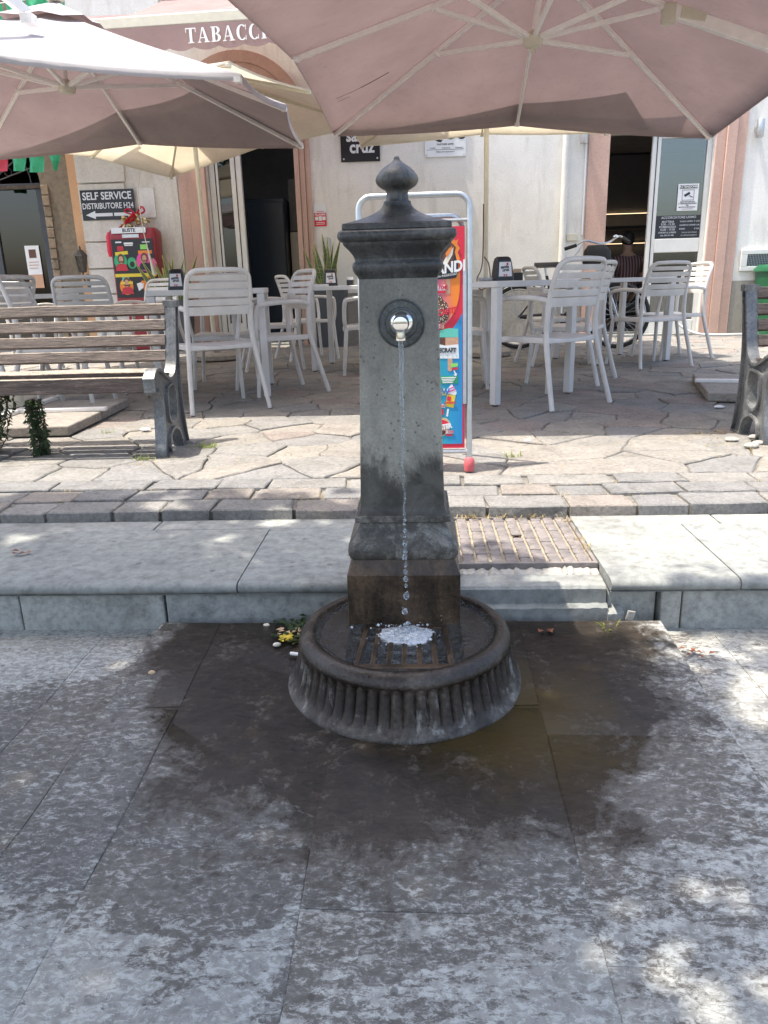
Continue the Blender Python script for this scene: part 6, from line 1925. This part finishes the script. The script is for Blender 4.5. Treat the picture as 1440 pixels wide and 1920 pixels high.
def pebble(r_, seed, sq_=(1, 1, .6)):
    mb = MB().lathe([(r_ * math.sin(PI * k / 6) + .0002, -r_ * math.cos(PI * k / 6)) for k in range(7)], 10)
    mb.v = [(x * sq_[0] * (1 + .5 * noise.noise(Vector((x / r_, y / r_, seed)))), y * sq_[1] * (1 + .25 * noise.noise(Vector((y / r_, z / r_, seed + 4)))), (z + r_) * sq_[2]) for x, y, z in mb.v]
    return mb
zg = patch_z(1.8)
for x, y, r_, mat, lab, nm in ((-.435, 1.885, .007, 'cream', 'small pale crumb at far left of the litter by the basin', 'crumb'), (-.385, 1.765, .008, 'cream', 'whitish pit just in front of the yellow petals', 'fruit_pit'), (-.67, 1.62, .007, 'peach', 'lone brown pit on the wet slate far left', 'fruit_pit'), (.52, 3.6, .012, 'white', 'white crumb on the sunny paving', 'crumb')):
    solo(nm, lab, 'litter', pebble(r_, x * 31, (1.3, .9, .7)), M[mat], (x, y, (zg if y < 2 and x > -.7 else PZ if y > 2 else 0) - .001), smooth=60)
solo('cigarette_end', 'white cigarette end touching the left side of the basin', 'cigarette end', MB().tube([(0, 0, .005), (.026, -.008, .006)], .0045, 8), M['white'], (-.34, 1.715, zg))
def leaf_litter(lab, name, x, y, z, mat, seed, n=1, s_=.02, sp__=.0, group=None):
    random.seed(seed); mb = MB()
    for k in range(n):
        px, py = random.gauss(0, sp__), random.gauss(0, sp__)
        a = random.uniform(0, 2 * PI)
        d = Vector((math.cos(a), math.sin(a), .15)) * s_; w = Vector((-math.sin(a), math.cos(a), .5)) * s_ * .4
        p = Vector((px, py, .002 + .003 * random.random()))
        mb.add([p, p + d * .5 + w, p + d, p + d * .5 - w * Vector((1, 1, -1))] if False else [p, p + d * .5 + w, p + d, p + d * .5 - Vector((w.x, w.y, -w.z))], [(0, 1, 2), (0, 2, 3)])
    return solo(name, lab, 'leaf litter', mb, M[mat], (x, y, z), smooth=0, group=group)
leaf_litter('dead brown leaf on the wet slate right of the basin', 'dead_leaf', .33, 1.84, patch_z(1.84), 'deadleaf', 1, 3, .024, .008)
leaf_litter('cluster of red brown leaves beside the kerb at right', 'dead_leaf', .71, 1.79, .0, 'deadleaf', 2, 9, .017, .013)
leaf_litter('bright yellow petal clump left of the basin', 'petal_clump', -.365, 1.79, zg + .004, 'yellow', 8, 26, .014, .009)
leaf_litter('orange brown fruit peel behind the yellow petals', 'fruit_peel', -.385, 1.845, zg, 'peach', 9, 5, .018, .008)
leaf_litter('pale fruit peel between the yellow petals and the basin rim', 'fruit_peel', -.335, 1.84, zg + .004, 'peach', 10, 6, .016, .008)
leaf_litter('crushed olive fruit skins between petals and basin', 'fruit_skin', -.34, 1.8, zg, 'weed_dark', 11, 30, .013, .016)
leaf_litter('soggy green black leaves heaped against the left side of the basin', 'wet_leaves', -.33, 1.86, patch_z(1.86), 'vine', 3, 70, .022, .036)
leaf_litter('torn reddish leaf lying on the grey kerb at far left', 'dead_leaf', -1.28, 2.2, .151, 'deadleaf', 5, 4, .025, .012)
solo('stone_chip', 'flat white stone chip standing under the kerb edge at right', 'stone chip', MB().box((0, 0, .015), (.022, .008, .03), Matrix.Rotation(.2, 3, 'Y')), M['concrete_rub'], (.575, 1.925, .03), bevel=.002)
random.seed(17)
for i, (x, y) in enumerate(((1.56, 3.47), (1.64, 3.5), (1.5, 3.4), (1.7, 3.42), (1.6, 3.6), (1.47, 3.55), (1.78, 3.5))):
    solo('mortar_lump', 'pale broken mortar lumps round the foot of the silvery bench end', 'rubble', pebble(random.uniform(.012, .022), i, (1.7, 1.1, .6)), M['concrete_rub'], (x, y, PZ - .004), smooth=0, group='mortar lumps at the bench foot')
for i, (x, y, lab) in enumerate(((1.77, 4.5, 'crumpled white paper in front of the right concrete base'), (1.82, 4.3, 'small white pebble in the shade left of the silvery bench'), (-1.55, 4.1, 'white litter scrap at the corner of the left concrete base'))):
    solo('paper_scrap', lab, 'litter', pebble(.02, i + 40, (1.5, 1, .5)), M['white'], (x, y, PZ - .003), smooth=0)

# ------------------------------------------------------------------ tree behind the viewer that shades the fountain
tr = thing('shade_tree', 'broad leafy tree behind the viewer casting dappled shade on the fountain', 'tree', (-2.9, -1.9, 0))
random.seed(5)
T0 = Vector((-2.9, -1.9, 0))
tk = MB().tube(catmull([(0, 0, -.1), (.05, .05, 1.2), (.1, .2, 2.4), (.3, .5, 3.4), (.6, .9, 4.6), (.9, 1.2, 5.8)], 4), [.24 - .008 * k for k in range(21)], 12)
part(tr, 'trunk', tk, M['bark'])
lm = MB()
for a in range(9):
    an = a * 2.4
    e = Vector((.6 + math.cos(an) * 2.1, 1.2 + math.sin(an) * 1.9, 5.0 + .6 * math.sin(a * 1.7)))
    st_ = Vector((.2 + .05 * a, .4 + .07 * a, 3.1 + .25 * a))
    lm.tube(catmull([st_, st_.lerp(e, .5) + Vector((0, 0, .35)), e], 5), [.07 - .005 * k for k in range(11)], 6)
part(tr, 'limb', lm, M['bark'])
DX, DY = -SUNDIR.x / SUNDIR.z, -SUNDIR.y / SUNDIR.z
def shade(x, y):
    """leaf density wanted above a ground point (crown outline with gaps)"""
    edge = 2.95 + .12 * math.sin(x * 3) if x < -.15 else 2.95 - (x + .15) * 1.55 if x < .4 else 2.08 - (x - .4) * .1
    if y > edge: return 0
    s_ = min(1, (edge - y) / .6 + .1)
    for gx_, gy_, gr in ((.5, .74, .195), (.62, 1.93, .15), (.42, 1.9, .08), (.85, 1.55, .16), (.3, 2.5, .2), (-.45, 2.5, .05), (-.15, 2.3, .06), (-.9, 2.62, .07), (-1.3, 2.35, .06), (-.25, 2.7, .07), (-.6, 2.3, .05)):
        d = math.hypot(x - gx_, y - gy_)
        if d < gr: s_ *= (.45 if gr > .19 and gx_ > .4 else .03)
        elif d < gr * 1.6: s_ *= .5
    return s_ * (.75 + .5 * noise.noise(Vector((x * 4, y * 4, 2))))
crown = MB()
cnt = 0
while cnt < 46000:
    x, y = random.uniform(-3.4, 2.0), random.uniform(-2.2, 2.8)
    if random.random() > shade(x, y): continue
    z = random.uniform(3.6, 6.2)
    p = Vector((x - DX * z, y - DY * z, z)) - T0
    L = random.uniform(.09, .15); w = L * .34
    u = Vector((random.gauss(0, 1), random.gauss(0, 1), random.gauss(0, .5))).normalized()
    v = u.cross(Vector((random.gauss(0, 1), random.gauss(0, 1), random.gauss(0, 1)))).normalized()
    crown.add([p - u * L * .5, p + v * w, p + u * L * .5, p - v * w], [(0, 1, 2, 3)])
    cnt += 1
me = bpy.data.meshes.new('crown'); me.from_pydata(crown.v, [], crown.f); me.materials.append(M['leaf'])
link('crown', me, tr)
